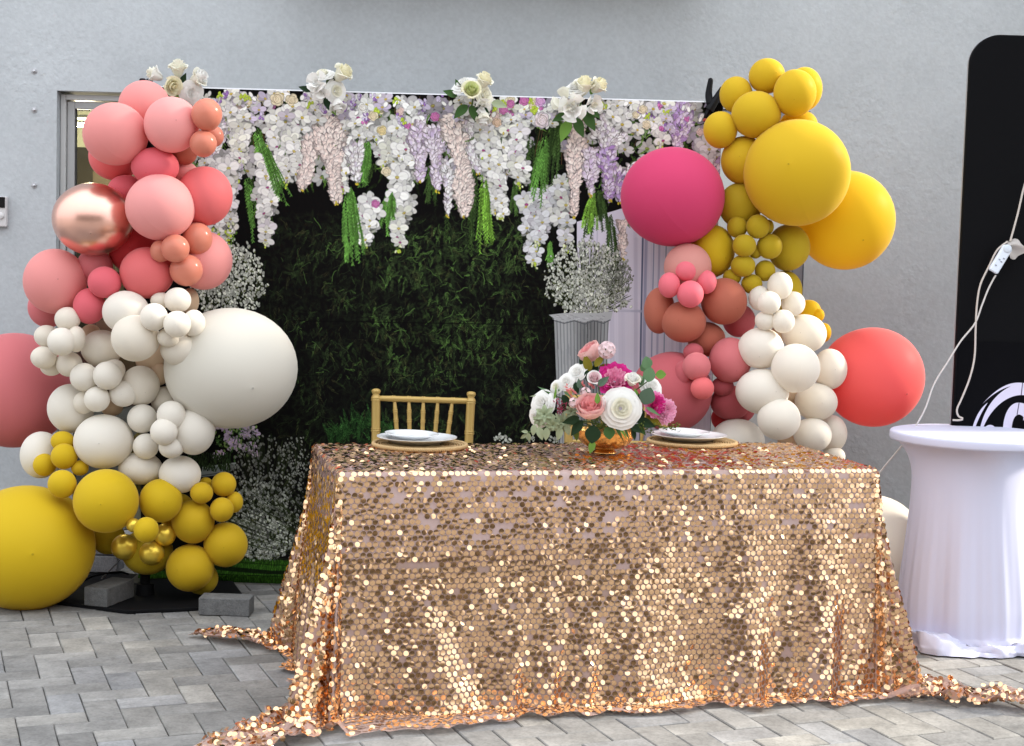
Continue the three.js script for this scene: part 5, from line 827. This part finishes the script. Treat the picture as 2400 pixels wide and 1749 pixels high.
const FM = {
  white: pet(0.88, 0.87, 0.84), warm: pet(0.87, 0.85, 0.74), cream: pet(0.86, 0.82, 0.62), lime: pet(0.66, 0.7, 0.36), pale: pet(0.9, 0.6, 0.57), palein: pet(0.86, 0.42, 0.42), mag: pet(0.76, 0.045, 0.34), magin: pet(0.9, 0.42, 0.6), pinkd: pet(0.87, 0.3, 0.56), pinkl: pet(0.9, 0.5, 0.68), hyd: pet(0.84, 0.66, 0.68), burg: pet(0.3, 0.04, 0.08), sprig: pet(0.72, 0.24, 0.24),
  sage: pet(0.36, 0.42, 0.27, 0.2), euc: pet(0.13, 0.24, 0.12, 0.2), eucd: pet(0.09, 0.14, 0.095, 0.15), leaf: pet(0.055, 0.12, 0.035, 0.2), dark: pet(0.018, 0.04, 0.018, 0.1), bright: pet(0.17, 0.33, 0.06, 0.3), moss: pet(0.12, 0.16, 0.03, 0.1), olive: pet(0.2, 0.17, 0.02, 0.15), stem: pet(0.1, 0.16, 0.06, 0.05),
};
const face = (o, dir, spin = 0) => { o.quaternion.setFromUnitVectors(V(0, 1, 0), dir.clone().normalize()).multiply(new THREE.Quaternion().setFromAxisAngle(V(0, 1, 0), spin)); return o; };
// a flower: its packed heart is the part's own mesh, the open petals are meshes under it
const SHAPES = {};
function flower(parent, name, kind, size, pos, dir, mOut, mIn, seed) {
  const K = { rose: [[4, 0.52, 0.6, 1.2, -0.02, 0.35, 0.02], [5, 0.64, 0.52, 1.0, 0.06, 0.7, 0.03], [5, 0.76, 0.42, 0.95, 0.14, 1.0, 0.035], [5, 0.86, 0.3, 0.9, 0.22, 1.1, 0.04]],
    bud: [[3, 0.42, 1.06, 1.5, -0.12, 0.3, 0.01], [4, 0.54, 1.05, 1.2, -0.04, 0.6, 0.015]],
    peony: [[6, 0.4, 0.62, 0.7, -0.06, 0.1, 0.12], [7, 0.54, 0.6, 0.6, 0.02, 0.1, 0.12], [7, 0.66, 0.56, 0.58, 0.1, 0.0, 0.1], [7, 0.78, 0.5, 0.6, 0.16, -0.1, 0.08], [7, 0.88, 0.36, 0.6, 0.22, 0.2, 0.09]],
    cup: [[6, 0.5, 0.86, 0.9, -0.2, 0, 0.06], [5, 0.66, 0.88, 1.05, -0.26, -0.12, 0.025], [5, 0.76, 0.84, 1.05, -0.2, -0.05, 0.025]],
    magnolia: [[3, 0.3, 0.7, 1.0, -0.2, -0.1, 0.02], [3, 0.62, 0.95, 0.8, 0.1, 0.0, 0.03], [4, 0.85, 0.7, 0.62, 0.4, 0.15, 0.03]] }[kind];
  // the heart: one long petal wound to the middle, its rim rising to a low dome
  const [HR, HY, HD, turns, ruf0] = { rose: [0.44, 0.7, 0.07, 2.3, 0.012], bud: [0.38, 1.16, 0.05, 2.1, 0.008], peony: [0.42, 0.6, 0.08, 3.5, 0.05], cup: [0.5, 0.9, 0.08, 3.2, 0.05], magnolia: [0.12, 0.34, 0.08, 2, 0.02] }[kind];
  SHAPES['heart' + kind] ??= grid(110, 4, (u, v, o) => { const a = u * turns * 6.283, wob = 0.5 + 0.5 * Math.sin(a * 1.37 + 1), rr = HR * (0.03 + 0.97 * u) + 0.03 * v * v * wob * u, top = HY * (1 - HD * 2.2 * u * u) + ruf0 * Math.sin(a * 5.3) + 0.035 * wob; o.set(Math.sin(a) * rr * (0.75 + 0.25 * v), lerp(top - 0.42 * HY - 0.05, top, v), Math.cos(a) * rr * (0.75 + 0.25 * v)); });
  const rows = SHAPES[kind] ??= K.map(([n, R, h, span, open, curl, ruf], i) => [0, 1].map((k) => wrapPetal(R / (1 + open * 0.7), h, span, open, curl, ruf, i * 10 + k + kind.length * 100)));
  const hearts = kind === 'peony' ? 2 : 1, r = rng(seed), inner = [SHAPES['heart' + kind]];
  K.slice(0, hearts).forEach(([n], i) => { for (let k = 0; k < n; k++) inner.push(rows[i][k & 1].clone().rotateY(k / n * 6.283 + i * 0.9 + r() * 0.2)); });
  const m = part(parent, name, merge(inner), mIn); m.position.copy(pos); m.scale.setScalar(size); face(m, dir, r() * 6.28);
  let c = 0;
  K.slice(hearts).forEach(([n], i) => { for (let k = 0; k < n; k++) { const p = part(m, c ? 'petal_' + String(c).padStart(3, '0') : 'petal', rows[hearts + i][k & 1], i === 0 && Array.isArray(mOut) ? mOut[1] : Array.isArray(mOut) ? mOut[0] : mOut); p.rotation.y = (k + 0.5 * i) / n * 6.283 + r() * 0.25; p.position.y = -0.03 * (i + 1) + 0.02 * r(); p.rotation.z = 0.06 * gauss(r); c++; } });
  return m;
}
const leaves = { oval: leafGeo(1, 0.5, 0.14, 0.15, 0.5), round: leafGeo(1, 0.86, 0.06, 0.06, 0.1), long: leafGeo(1, 0.2, 0.1, 0.3, 0.8), sage: leafGeo(1, 0.55, 0.2, 0.25, 0.3) };
function leafAt(parent, name, kind, size, pos, dir, up, mat) { const m = part(parent, name, leaves[kind], mat); const z = dir.clone().normalize(), x = V(0, 0, 0).crossVectors(up, z).normalize(), y = V(0, 0, 0).crossVectors(z, x); m.quaternion.setFromRotationMatrix(new THREE.Matrix4().makeBasis(x, y, z)); m.position.copy(pos); m.scale.setScalar(size); return m; }

// four clusters clipped along the top of the backdrop
{
  const s = (ZB - 0.06) / F, cl = (label, cx, cy, list, lf, seed) => {
    const o = at(cx, cy, ZB - 0.05), t = thing('flower_cluster', label, 'flower cluster', o, 0, 'flower clusters along the top of the backdrop'), r = rng(seed), P = (px, py, d) => at(px, py, ZB - 0.05 - d).sub(o);
    list.forEach(([k, px, py, w, dx, dy, m = 'white', n = m, d = 0.02], i) => flower(t, k === 'magnolia' ? 'magnolia' : k === 'bud' ? 'rose_bud' : 'rose', k, w / 2 * s / (k === 'bud' ? 0.62 : k === 'magnolia' ? 0.95 : 0.9), P(px - dx * w * 0.2, py + dy * w * 0.25, d), V(dx, dy, k === 'bud' ? 0.3 : k === 'rose' ? 0.55 : 0.9), FM[m], FM[n], seed * 10 + i));
    lf.forEach(([px, py, len, dx, dy, m = 'leaf'], i) => leafAt(t, 'leaf', 'oval', len * s, P(px, py, 0.015 + 0.01 * r()), V(dx, dy, 0.25), V(0.2 * gauss(r), 0.3, 1), FM[m]));
    part(t, 'stem', tube([P(cx - 6, cy + 34, 0), P(cx, cy + 5, 0.005), P(cx + 4, cy - 12, 0.015)], 0.004, 12), FM.stem);
    return t;
  };
  cl('leftmost white rose cluster, above the pink balloons', 412, 190, [['bud', 373, 180, 42, -0.9, 0.5, 'white', 'warm'], ['bud', 418, 172, 46, 0.05, 0.9, 'warm', 'warm'], ['bud', 455, 188, 48, 0.9, 0.45, 'warm', 'white'], ['bud', 396, 198, 46, 0.25, -0.1, 'cream', 'cream', 0.05], ['rose', 450, 218, 46, 0.3, -0.1, 'white', 'white', 0.035]], [[400, 215, 44, 0.1, -1], [424, 205, 36, 0.3, 0.9, 'dark'], [432, 214, 46, -0.1, -1, 'dark'], [410, 222, 34, 0.5, -0.8, 'bright'], [392, 218, 30, -0.6, -0.7, 'leaf'], [474, 230, 30, 0.5, -0.8, 'leaf']], 1);
  cl('second white flower cluster from the left on the backdrop top', 763, 198, [['rose', 756, 170, 44, -0.2, 0.9, 'white', 'warm'], ['bud', 794, 180, 50, 0.7, 0.7, 'warm', 'cream'], ['magnolia', 744, 192, 52, -0.3, 0.25, 'white', 'white', 0.05], ['magnolia', 752, 214, 46, 0.0, -0.4, 'white', 'white', 0.05], ['rose', 788, 214, 44, 0.4, 0, 'white', 'warm', 0.02], ['bud', 790, 238, 40, 0.2, -0.7, 'white', 'white', 0.02]], [[768, 200, 30, 0.6, 0.7, 'dark'], [764, 226, 34, 0.2, -0.9, 'dark'], [728, 214, 30, -0.8, 0.3, 'dark'], [772, 214, 26, 0.3, -0.8, 'leaf'], [775, 248, 26, 0.4, -0.7, 'bright']], 2);
  cl('third cream rose cluster from the left on the backdrop top', 1110, 222, [['rose', 1086, 194, 50, -0.35, 0.75, 'white', 'white'], ['bud', 1127, 200, 46, 0.4, 0.8, 'warm', 'cream'], ['bud', 1102, 222, 46, 0.05, 0.15, 'cream', 'lime', 0.055], ['rose', 1136, 222, 44, 0.5, 0.2, 'warm', 'warm', 0.02], ['magnolia', 1132, 250, 40, 0.35, -0.5, 'white', 'white', 0.03], ['bud', 1134, 268, 40, 0.05, -0.9, 'warm', 'white', 0.02]], [[1072, 226, 36, -0.9, 0.35, 'leaf'], [1084, 216, 34, -0.5, 0.8, 'leaf'], [1096, 246, 46, -0.7, -0.7, 'leaf'], [1104, 246, 42, 0.3, -0.9, 'leaf'], [1112, 244, 40, 0.8, -0.4, 'dark'], [1152, 240, 40, 0.8, -0.2, 'sage']], 3);
  cl('rightmost white magnolia cluster beside the black clamp side', 1362, 232, [['rose', 1348, 202, 50, -0.2, 0.85, 'white', 'white'], ['bud', 1366, 214, 50, 0.15, 0.8, 'warm', 'cream', 0.03], ['bud', 1394, 208, 44, 0.75, 0.7, 'warm', 'cream'], ['magnolia', 1322, 236, 62, -0.5, 0.25, 'warm', 'white', 0.045], ['magnolia', 1342, 254, 66, -0.05, -0.15, 'white', 'white', 0.06], ['magnolia', 1392, 246, 46, 0.5, -0.2, 'white', 'warm', 0.03]], [[1374, 250, 42, 0.8, -0.6, 'leaf'], [1370, 262, 52, 0.5, -0.85, 'leaf'], [1384, 222, 28, 0.4, 0.9, 'bright'], [1336, 282, 56, -0.4, -0.9, 'bright'], [1350, 276, 50, 0.35, -0.95, 'leaf'], [1330, 268, 40, -0.9, -0.4, 'leaf']], 4);
}

// the bouquet in its gold bowl
{
  const zb = 5.56, s = zb / F, foot = atY(1419, 1066, TY + 0.008), bowl = thing('gold_bowl', 'shiny gold footed bowl holding the bouquet on the table', 'bowl', V(foot.x, TY + 0.0095, foot.z - 0.045));
  const gm = new THREE.MeshPhysicalMaterial({ color: lin(0.66, 0.38, 0.13), metalness: 1, roughness: 0.27, side: THREE.DoubleSide });
  part(bowl, 'vessel', lathe([[0, 0.014], [0.036, 0.0145], [0.06, 0.02], [0.085, 0.035], [0.102, 0.056], [0.109, 0.074], [0.111, 0.084], [0.1095, 0.0855], [0.107, 0.084], [0.104, 0.07], [0.09, 0.045], [0.05, 0.022], [0, 0.02]], 64), gm);
  part(bowl, 'foot', lathe([[0, 0], [0.042, 0], [0.044, 0.002], [0.04, 0.006], [0.034, 0.01], [0.034, 0.0145], [0, 0.0145]], 48), gm);
  const o = V(bowl.position.x, TY + 0.085, bowl.position.z), t = thing('flower_bouquet', 'mixed artificial bouquet of pink peonies and white roses in the gold bowl', 'bouquet', o), r = rng(77);
  const P = (X, Y, d = 0) => at(1220 + X * 0.18157, 780 + Y * 0.18157, -o.z - d).sub(o), S2 = 0.18157 * (-o.z) / F;
  const fl = (name, kind, X, Y, w, dx, dy, d, mo, mi, dz = 1) => flower(t, name, kind, w / 2 * S2 / (kind === 'cup' ? 0.66 : kind === 'bud' ? 0.58 : 0.93), P(X, Y, d).addScaledVector(V(dx, dy, dz).normalize(), -w * S2 * 0.22), V(dx, dy, dz), mo, mi, (X * 7 + Y) | 0);
  // green underlay: moss and dark leaves over the rim
  const mossBits = []; for (let k = 0; k < 420; k++) { const a = r() * 6.28, e = r(), g = leafGeo(0.02 + 0.016 * r(), 0.004, 0.1, 0.2, 0.8, 1, 2); g.rotateX(-1.2 * r()).rotateY(r() * 6.28).translate(Math.cos(a) * 0.1 * Math.sqrt(e), 0.002 + 0.05 * (1 - e) + 0.012 * r(), Math.sin(a) * 0.1 * Math.sqrt(e)); mossBits.push(g); }
  stuff(part(t, 'moss', merge(mossBits), FM.moss));
  fl('peony', 'cup', 930, 285, 300, -0.62, 0.75, -0.02, FM.pale, FM.palein, 0.2);
  fl('rose', 'rose', 720, 495, 220, -0.45, 0.6, 0.02, FM.white, FM.white, 0.8); fl('rose', 'rose', 580, 625, 200, -0.6, 0.5, 0.03, FM.white, FM.white); fl('rose', 'rose', 452, 695, 160, -0.75, 0.4, 0.02, FM.white, FM.warm); fl('rose', 'bud', 955, 610, 180, -0.1, 0.6, 0.05, FM.white, FM.hyd);
  fl('peony', 'peony', 1225, 590, 460, 0.05, 0.5, 0.06, [FM.mag, FM.mag], FM.magin); fl('rose_bud', 'bud', 1432, 650, 190, 0.15, 0.8, 0.07, FM.warm, FM.white, 0.5);
  fl('rose', 'rose', 1305, 975, 440, 0.08, 0.14, 0.15, FM.white, FM.warm); fl('peony', 'cup', 910, 1005, 360, -0.1, 0.8, 0.12, FM.pale, FM.palein, 0.75);
  fl('rose', 'rose', 270, 905, 300, -0.65, 0.35, 0.05, FM.white, FM.white); fl('rose', 'rose', 205, 1095, 240, -0.8, -0.2, 0.04, FM.white, FM.white); fl('rose', 'rose', 1700, 690, 270, 0.5, 0.65, 0.02, FM.white, FM.white);
  fl('peony', 'peony', 1760, 930, 330, 0.55, 0.15, 0.06, [FM.pinkd, FM.mag], FM.mag); fl('peony', 'peony', 1900, 1030, 330, 0.7, -0.1, 0.04, [FM.pinkl, FM.pinkl], FM.pinkl);
  // small blossoms of four petals
  const floret = (() => { const g = []; for (let k = 0; k < 5; k++) g.push(leafGeo(1, 0.95, 0.1, 0.12, 0.05, 2, 4).rotateX(-0.35).rotateY(k * 1.2566)); return merge(g); })();
  const blossoms = (name, X, Y, rad, n, size, d, mat) => { const m = part(t, name, new THREE.SphereGeometry(rad * S2 * 0.55, 10, 8), FM.stem); m.position.copy(P(X, Y, d)); for (let k = 0; k < n; k++) { const y = 1 - 2 * (k + 0.5) / n, a = k * 2.4, v = V(Math.cos(a) * Math.sqrt(1 - y * y), y, Math.sin(a) * Math.sqrt(1 - y * y)); const f = part(m, k ? 'floret_' + String(k).padStart(3, '0') : 'floret', floret, mat); f.position.copy(v).multiplyScalar(rad * S2 * 0.8); f.scale.setScalar(size * S2); face(f, v, r() * 6); } return m; };
  blossoms('hydrangea', 1115, 225, 118, 30, 52, 0.04, FM.hyd); blossoms('small_blossom', 840, 770, 70, 14, 34, 0.09, FM.hyd); blossoms('small_blossom', 690, 905, 64, 12, 40, 0.11, FM.hyd); blossoms('small_blossom', 1520, 590, 50, 9, 36, 0.04, FM.sage);
  // pink and burgundy filler spikes
  const spike = (name, list, mat, w) => { for (const [X, Y, X2, Y2, d] of list) { const a = P(X, Y, d), b = P(X2, Y2, d + 0.01), g = []; for (let k = 0; k < 22; k++) g.push(leafGeo(0.012, 0.0055, 0.2, 0.1, 0.4, 1, 3).rotateX(-0.7 - 0.6 * r()).rotateY(r() * 6.28).translate(gauss(r) * w, a.distanceTo(b) * k / 22, gauss(r) * w)); const m = part(t, name, merge(g), mat); m.position.copy(a); face(m, b.clone().sub(a)); } };
  spike('filler_sprig', [[670, 860, 590, 690, 0.09], [730, 800, 640, 720, 0.1], [850, 730, 790, 640, 0.07], [960, 720, 900, 660, 0.07]], FM.sprig, 0.002);
  spike('burgundy_sprig', [[540, 1060, 470, 870, 0.08], [560, 1080, 600, 930, 0.07], [500, 1040, 540, 900, 0.07], [480, 1080, 520, 980, 0.09]], FM.burg, 0.004);
  spike('yellow_sprig', [[1560, 1240, 1730, 1180, 0.06], [1580, 1290, 1700, 1260, 0.05], [1780, 1220, 2060, 1250, 0.05], [1900, 1220, 2040, 1190, 0.05], [1590, 1130, 1540, 1250, 0.08], [960, 1260, 1040, 1170, 0.12], [1040, 1230, 1110, 1150, 0.12]], FM.moss, 0.005);
  // leaves: [kind, X, Y, length, dir x, dir y, depth, material, facing z]
  const L = [
    ['round', 1640, 480, 180, -0.15, 1, 0.05, 'euc'], ['round', 1610, 500, 110, -0.5, 0.8, 0.04, 'euc'], ['round', 1650, 640, 200, 0.1, 1, 0.08, 'euc'], ['round', 1740, 540, 140, 1, 0.05, 0.05, 'bright'], ['round', 1590, 930, 240, 0.35, 0.95, 0.12, 'eucd'], ['oval', 1500, 830, 120, -0.2, 0.9, 0.09, 'bright'], ['long', 1620, 960, 240, 0.85, -0.45, 0.13, 'euc'], ['oval', 1000, 690, 190, 0.75, 0.75, 0.12, 'eucd'], ['oval', 760, 720, 130, -0.1, 0.9, 0.1, 'eucd'], ['oval', 990, 920, 150, 0.0, 1, 0.17, 'bright'],
    ['oval', 900, 500, 240, -0.35, 0.9, 0.02, 'olive'], ['oval', 960, 440, 200, 0.55, 0.8, 0.03, 'olive'], ['oval', 1010, 470, 150, 0.9, 0.5, 0.0, 'olive'], ['oval', 880, 520, 220, -0.6, 0.75, 0, 'dark'], ['oval', 950, 560, 200, 0.1, 0.9, 0.0, 'dark'], ['oval', 860, 480, 150, 0.0, -1, 0.03, 'dark'], ['oval', 980, 520, 170, 0.4, -0.8, 0.03, 'dark'], ['oval', 700, 640, 160, 0.3, -0.9, 0.06, 'dark'], ['oval', 540, 800, 200, 0.5, -0.8, 0.05, 'dark'], ['oval', 600, 880, 190, -0.3, -0.9, 0.05, 'dark'],
    ['oval', 760, 1090, 230, -0.85, -0.35, 0.13, 'dark'], ['oval', 800, 1130, 250, -0.5, -0.7, 0.12, 'dark'], ['round', 950, 1190, 240, -0.1, -0.95, 0.14, 'dark'], ['round', 1130, 1200, 180, 0.15, -0.9, 0.13, 'leaf'], ['oval', 940, 1390, 180, -0.22, -0.95, 0.135, 'bright'], ['long', 1260, 1210, 210, 0.7, -0.75, 0.13, 'bright'], ['long', 1230, 1200, 220, 0.45, -0.9, 0.13, 'leaf'], ['long', 1330, 1220, 190, 0.5, -0.8, 0.12, 'leaf'], ['oval', 1400, 1190, 200, 0.8, -0.4, 0.1, 'dark'], ['oval', 1500, 1120, 260, 0.85, -0.3, 0.08, 'dark'], ['oval', 1480, 1180, 200, 0.7, -0.6, 0.06, 'leaf'], ['oval', 1620, 1080, 230, 0.85, -0.45, 0.05, 'olive'], ['oval', 700, 1230, 170, 0.2, -0.9, 0.1, 'moss'], ['oval', 1440, 1250, 150, 0.3, -0.8, 0.09, 'dark'],
    ['long', 400, 800, 280, -1, -0.05, 0.02, 'sage'], ['long', 420, 790, 220, -0.8, 0.35, 0.02, 'euc'], ['long', 380, 800, 200, -0.6, -0.5, 0.03, 'euc'], ['long', 470, 830, 200, -0.9, 0.4, 0.04, 'leaf'], ['long', 430, 860, 190, 0.25, 0.95, 0.06, 'bright'], ['long', 560, 760, 160, 0.7, -0.5, 0.05, 'euc'], ['long', 480, 760, 150, 0.5, 0.7, 0.03, 'euc'], ['sage', 100, 1290, 90, -0.9, 0.25, 0.02, 'sage'], ['sage', 90, 1290, 120, 0.25, -0.9, 0.02, 'sage'], ['sage', 70, 1310, 90, -0.6, -0.6, 0.02, 'sage'],
    ['oval', 350, 1230, 200, -0.5, -0.8, 0.05, 'dark'], ['oval', 640, 1180, 180, -0.7, -0.5, 0.06, 'dark'], ['oval', 1560, 980, 170, 0.1, -1, 0.04, 'dark'], ['oval', 1480, 760, 170, 0.3, -0.9, 0.03, 'dark'], ['oval', 1540, 680, 150, 0.3, 0.8, 0.03, 'euc'],
  ];
  for (const [k, X, Y, len, dx, dy, d, m] of L) leafAt(t, 'leaf', k, len * S2, P(X, Y, d), V(dx, dy, 0.12 + 0.2 * (r() - 0.5)), V(0.25 * gauss(r), 0.25 * gauss(r) + 0.2, 1), FM[m]);
  // two rosettes of woolly leaves and their hanging leaves
  const rosette = (X, Y, w, d, dx, dy) => { const c = P(X, Y, d), ax = V(dx, dy, 1).normalize(), q = new THREE.Quaternion().setFromUnitVectors(V(0, 1, 0), ax); for (let ring = 0; ring < 3; ring++) for (let k = 0; k < 5 + ring; k++) { const a = k / (5 + ring) * 6.283 + ring * 0.6, el = 1.15 - ring * 0.45, dir = V(Math.cos(a) * Math.cos(el), Math.sin(el), Math.sin(a) * Math.cos(el)).applyQuaternion(q); leafAt(t, 'sage_leaf', 'sage', w * S2 * (0.3 + 0.14 * ring), c.clone().addScaledVector(ax, -0.006 * ring), dir, ax, FM.sage); } };
  rosette(310, 1060, 250, 0.1, -0.2, 0.25); rosette(540, 1150, 230, 0.1, 0.15, 0.0); rosette(420, 1190, 200, 0.11, -0.1, -0.2); rosette(660, 1020, 170, 0.09, 0.2, 0.3); rosette(230, 1130, 180, 0.08, -0.5, -0.1);
  for (const [X, Y, len, dx, dy] of [[230, 1210, 180, 0.3, -0.9], [340, 1220, 170, -0.05, -1], [520, 1220, 170, -0.2, -0.95], [590, 1180, 150, 0.25, -0.9], [180, 1180, 150, -0.1, -0.95]]) leafAt(t, 'sage_leaf', 'sage', len * S2, P(X, Y, 0.1), V(dx, dy, 0.2), V(0, 0.1, 1), FM.sage);
  // stems that carry the flowers up out of the bowl
  const stems = []; for (const [X, Y, d] of [[930, 340, -0.02], [1115, 260, 0.03], [720, 540, 0.02], [580, 660, 0.02], [1225, 640, 0.04], [1430, 740, 0.05], [1650, 620, 0.05], [1700, 760, 0.02], [1820, 1000, 0.04], [270, 960, 0.04], [400, 800, 0.02], [1305, 1030, 0.1], [910, 1060, 0.1], [320, 1110, 0.08], [540, 1180, 0.08], [1900, 1230, 0.04], [90, 1290, 0.02], [850, 760, 0.08], [690, 930, 0.1]]) { const e = P(X, Y, d), b = V(gauss(r) * 0.02, 0.01, gauss(r) * 0.02); stems.push(tube([b, b.clone().lerp(e, 0.5).add(V(0, 0.02, 0)), e], 0.0022, 10, 5)); }
  part(t, 'stems', merge(stems), FM.stem);
}

for (const o of scene.children) o.traverse((m) => { if (m.isMesh) m.castShadow = m.receiveShadow = true; });
renderer.render(scene, camera);
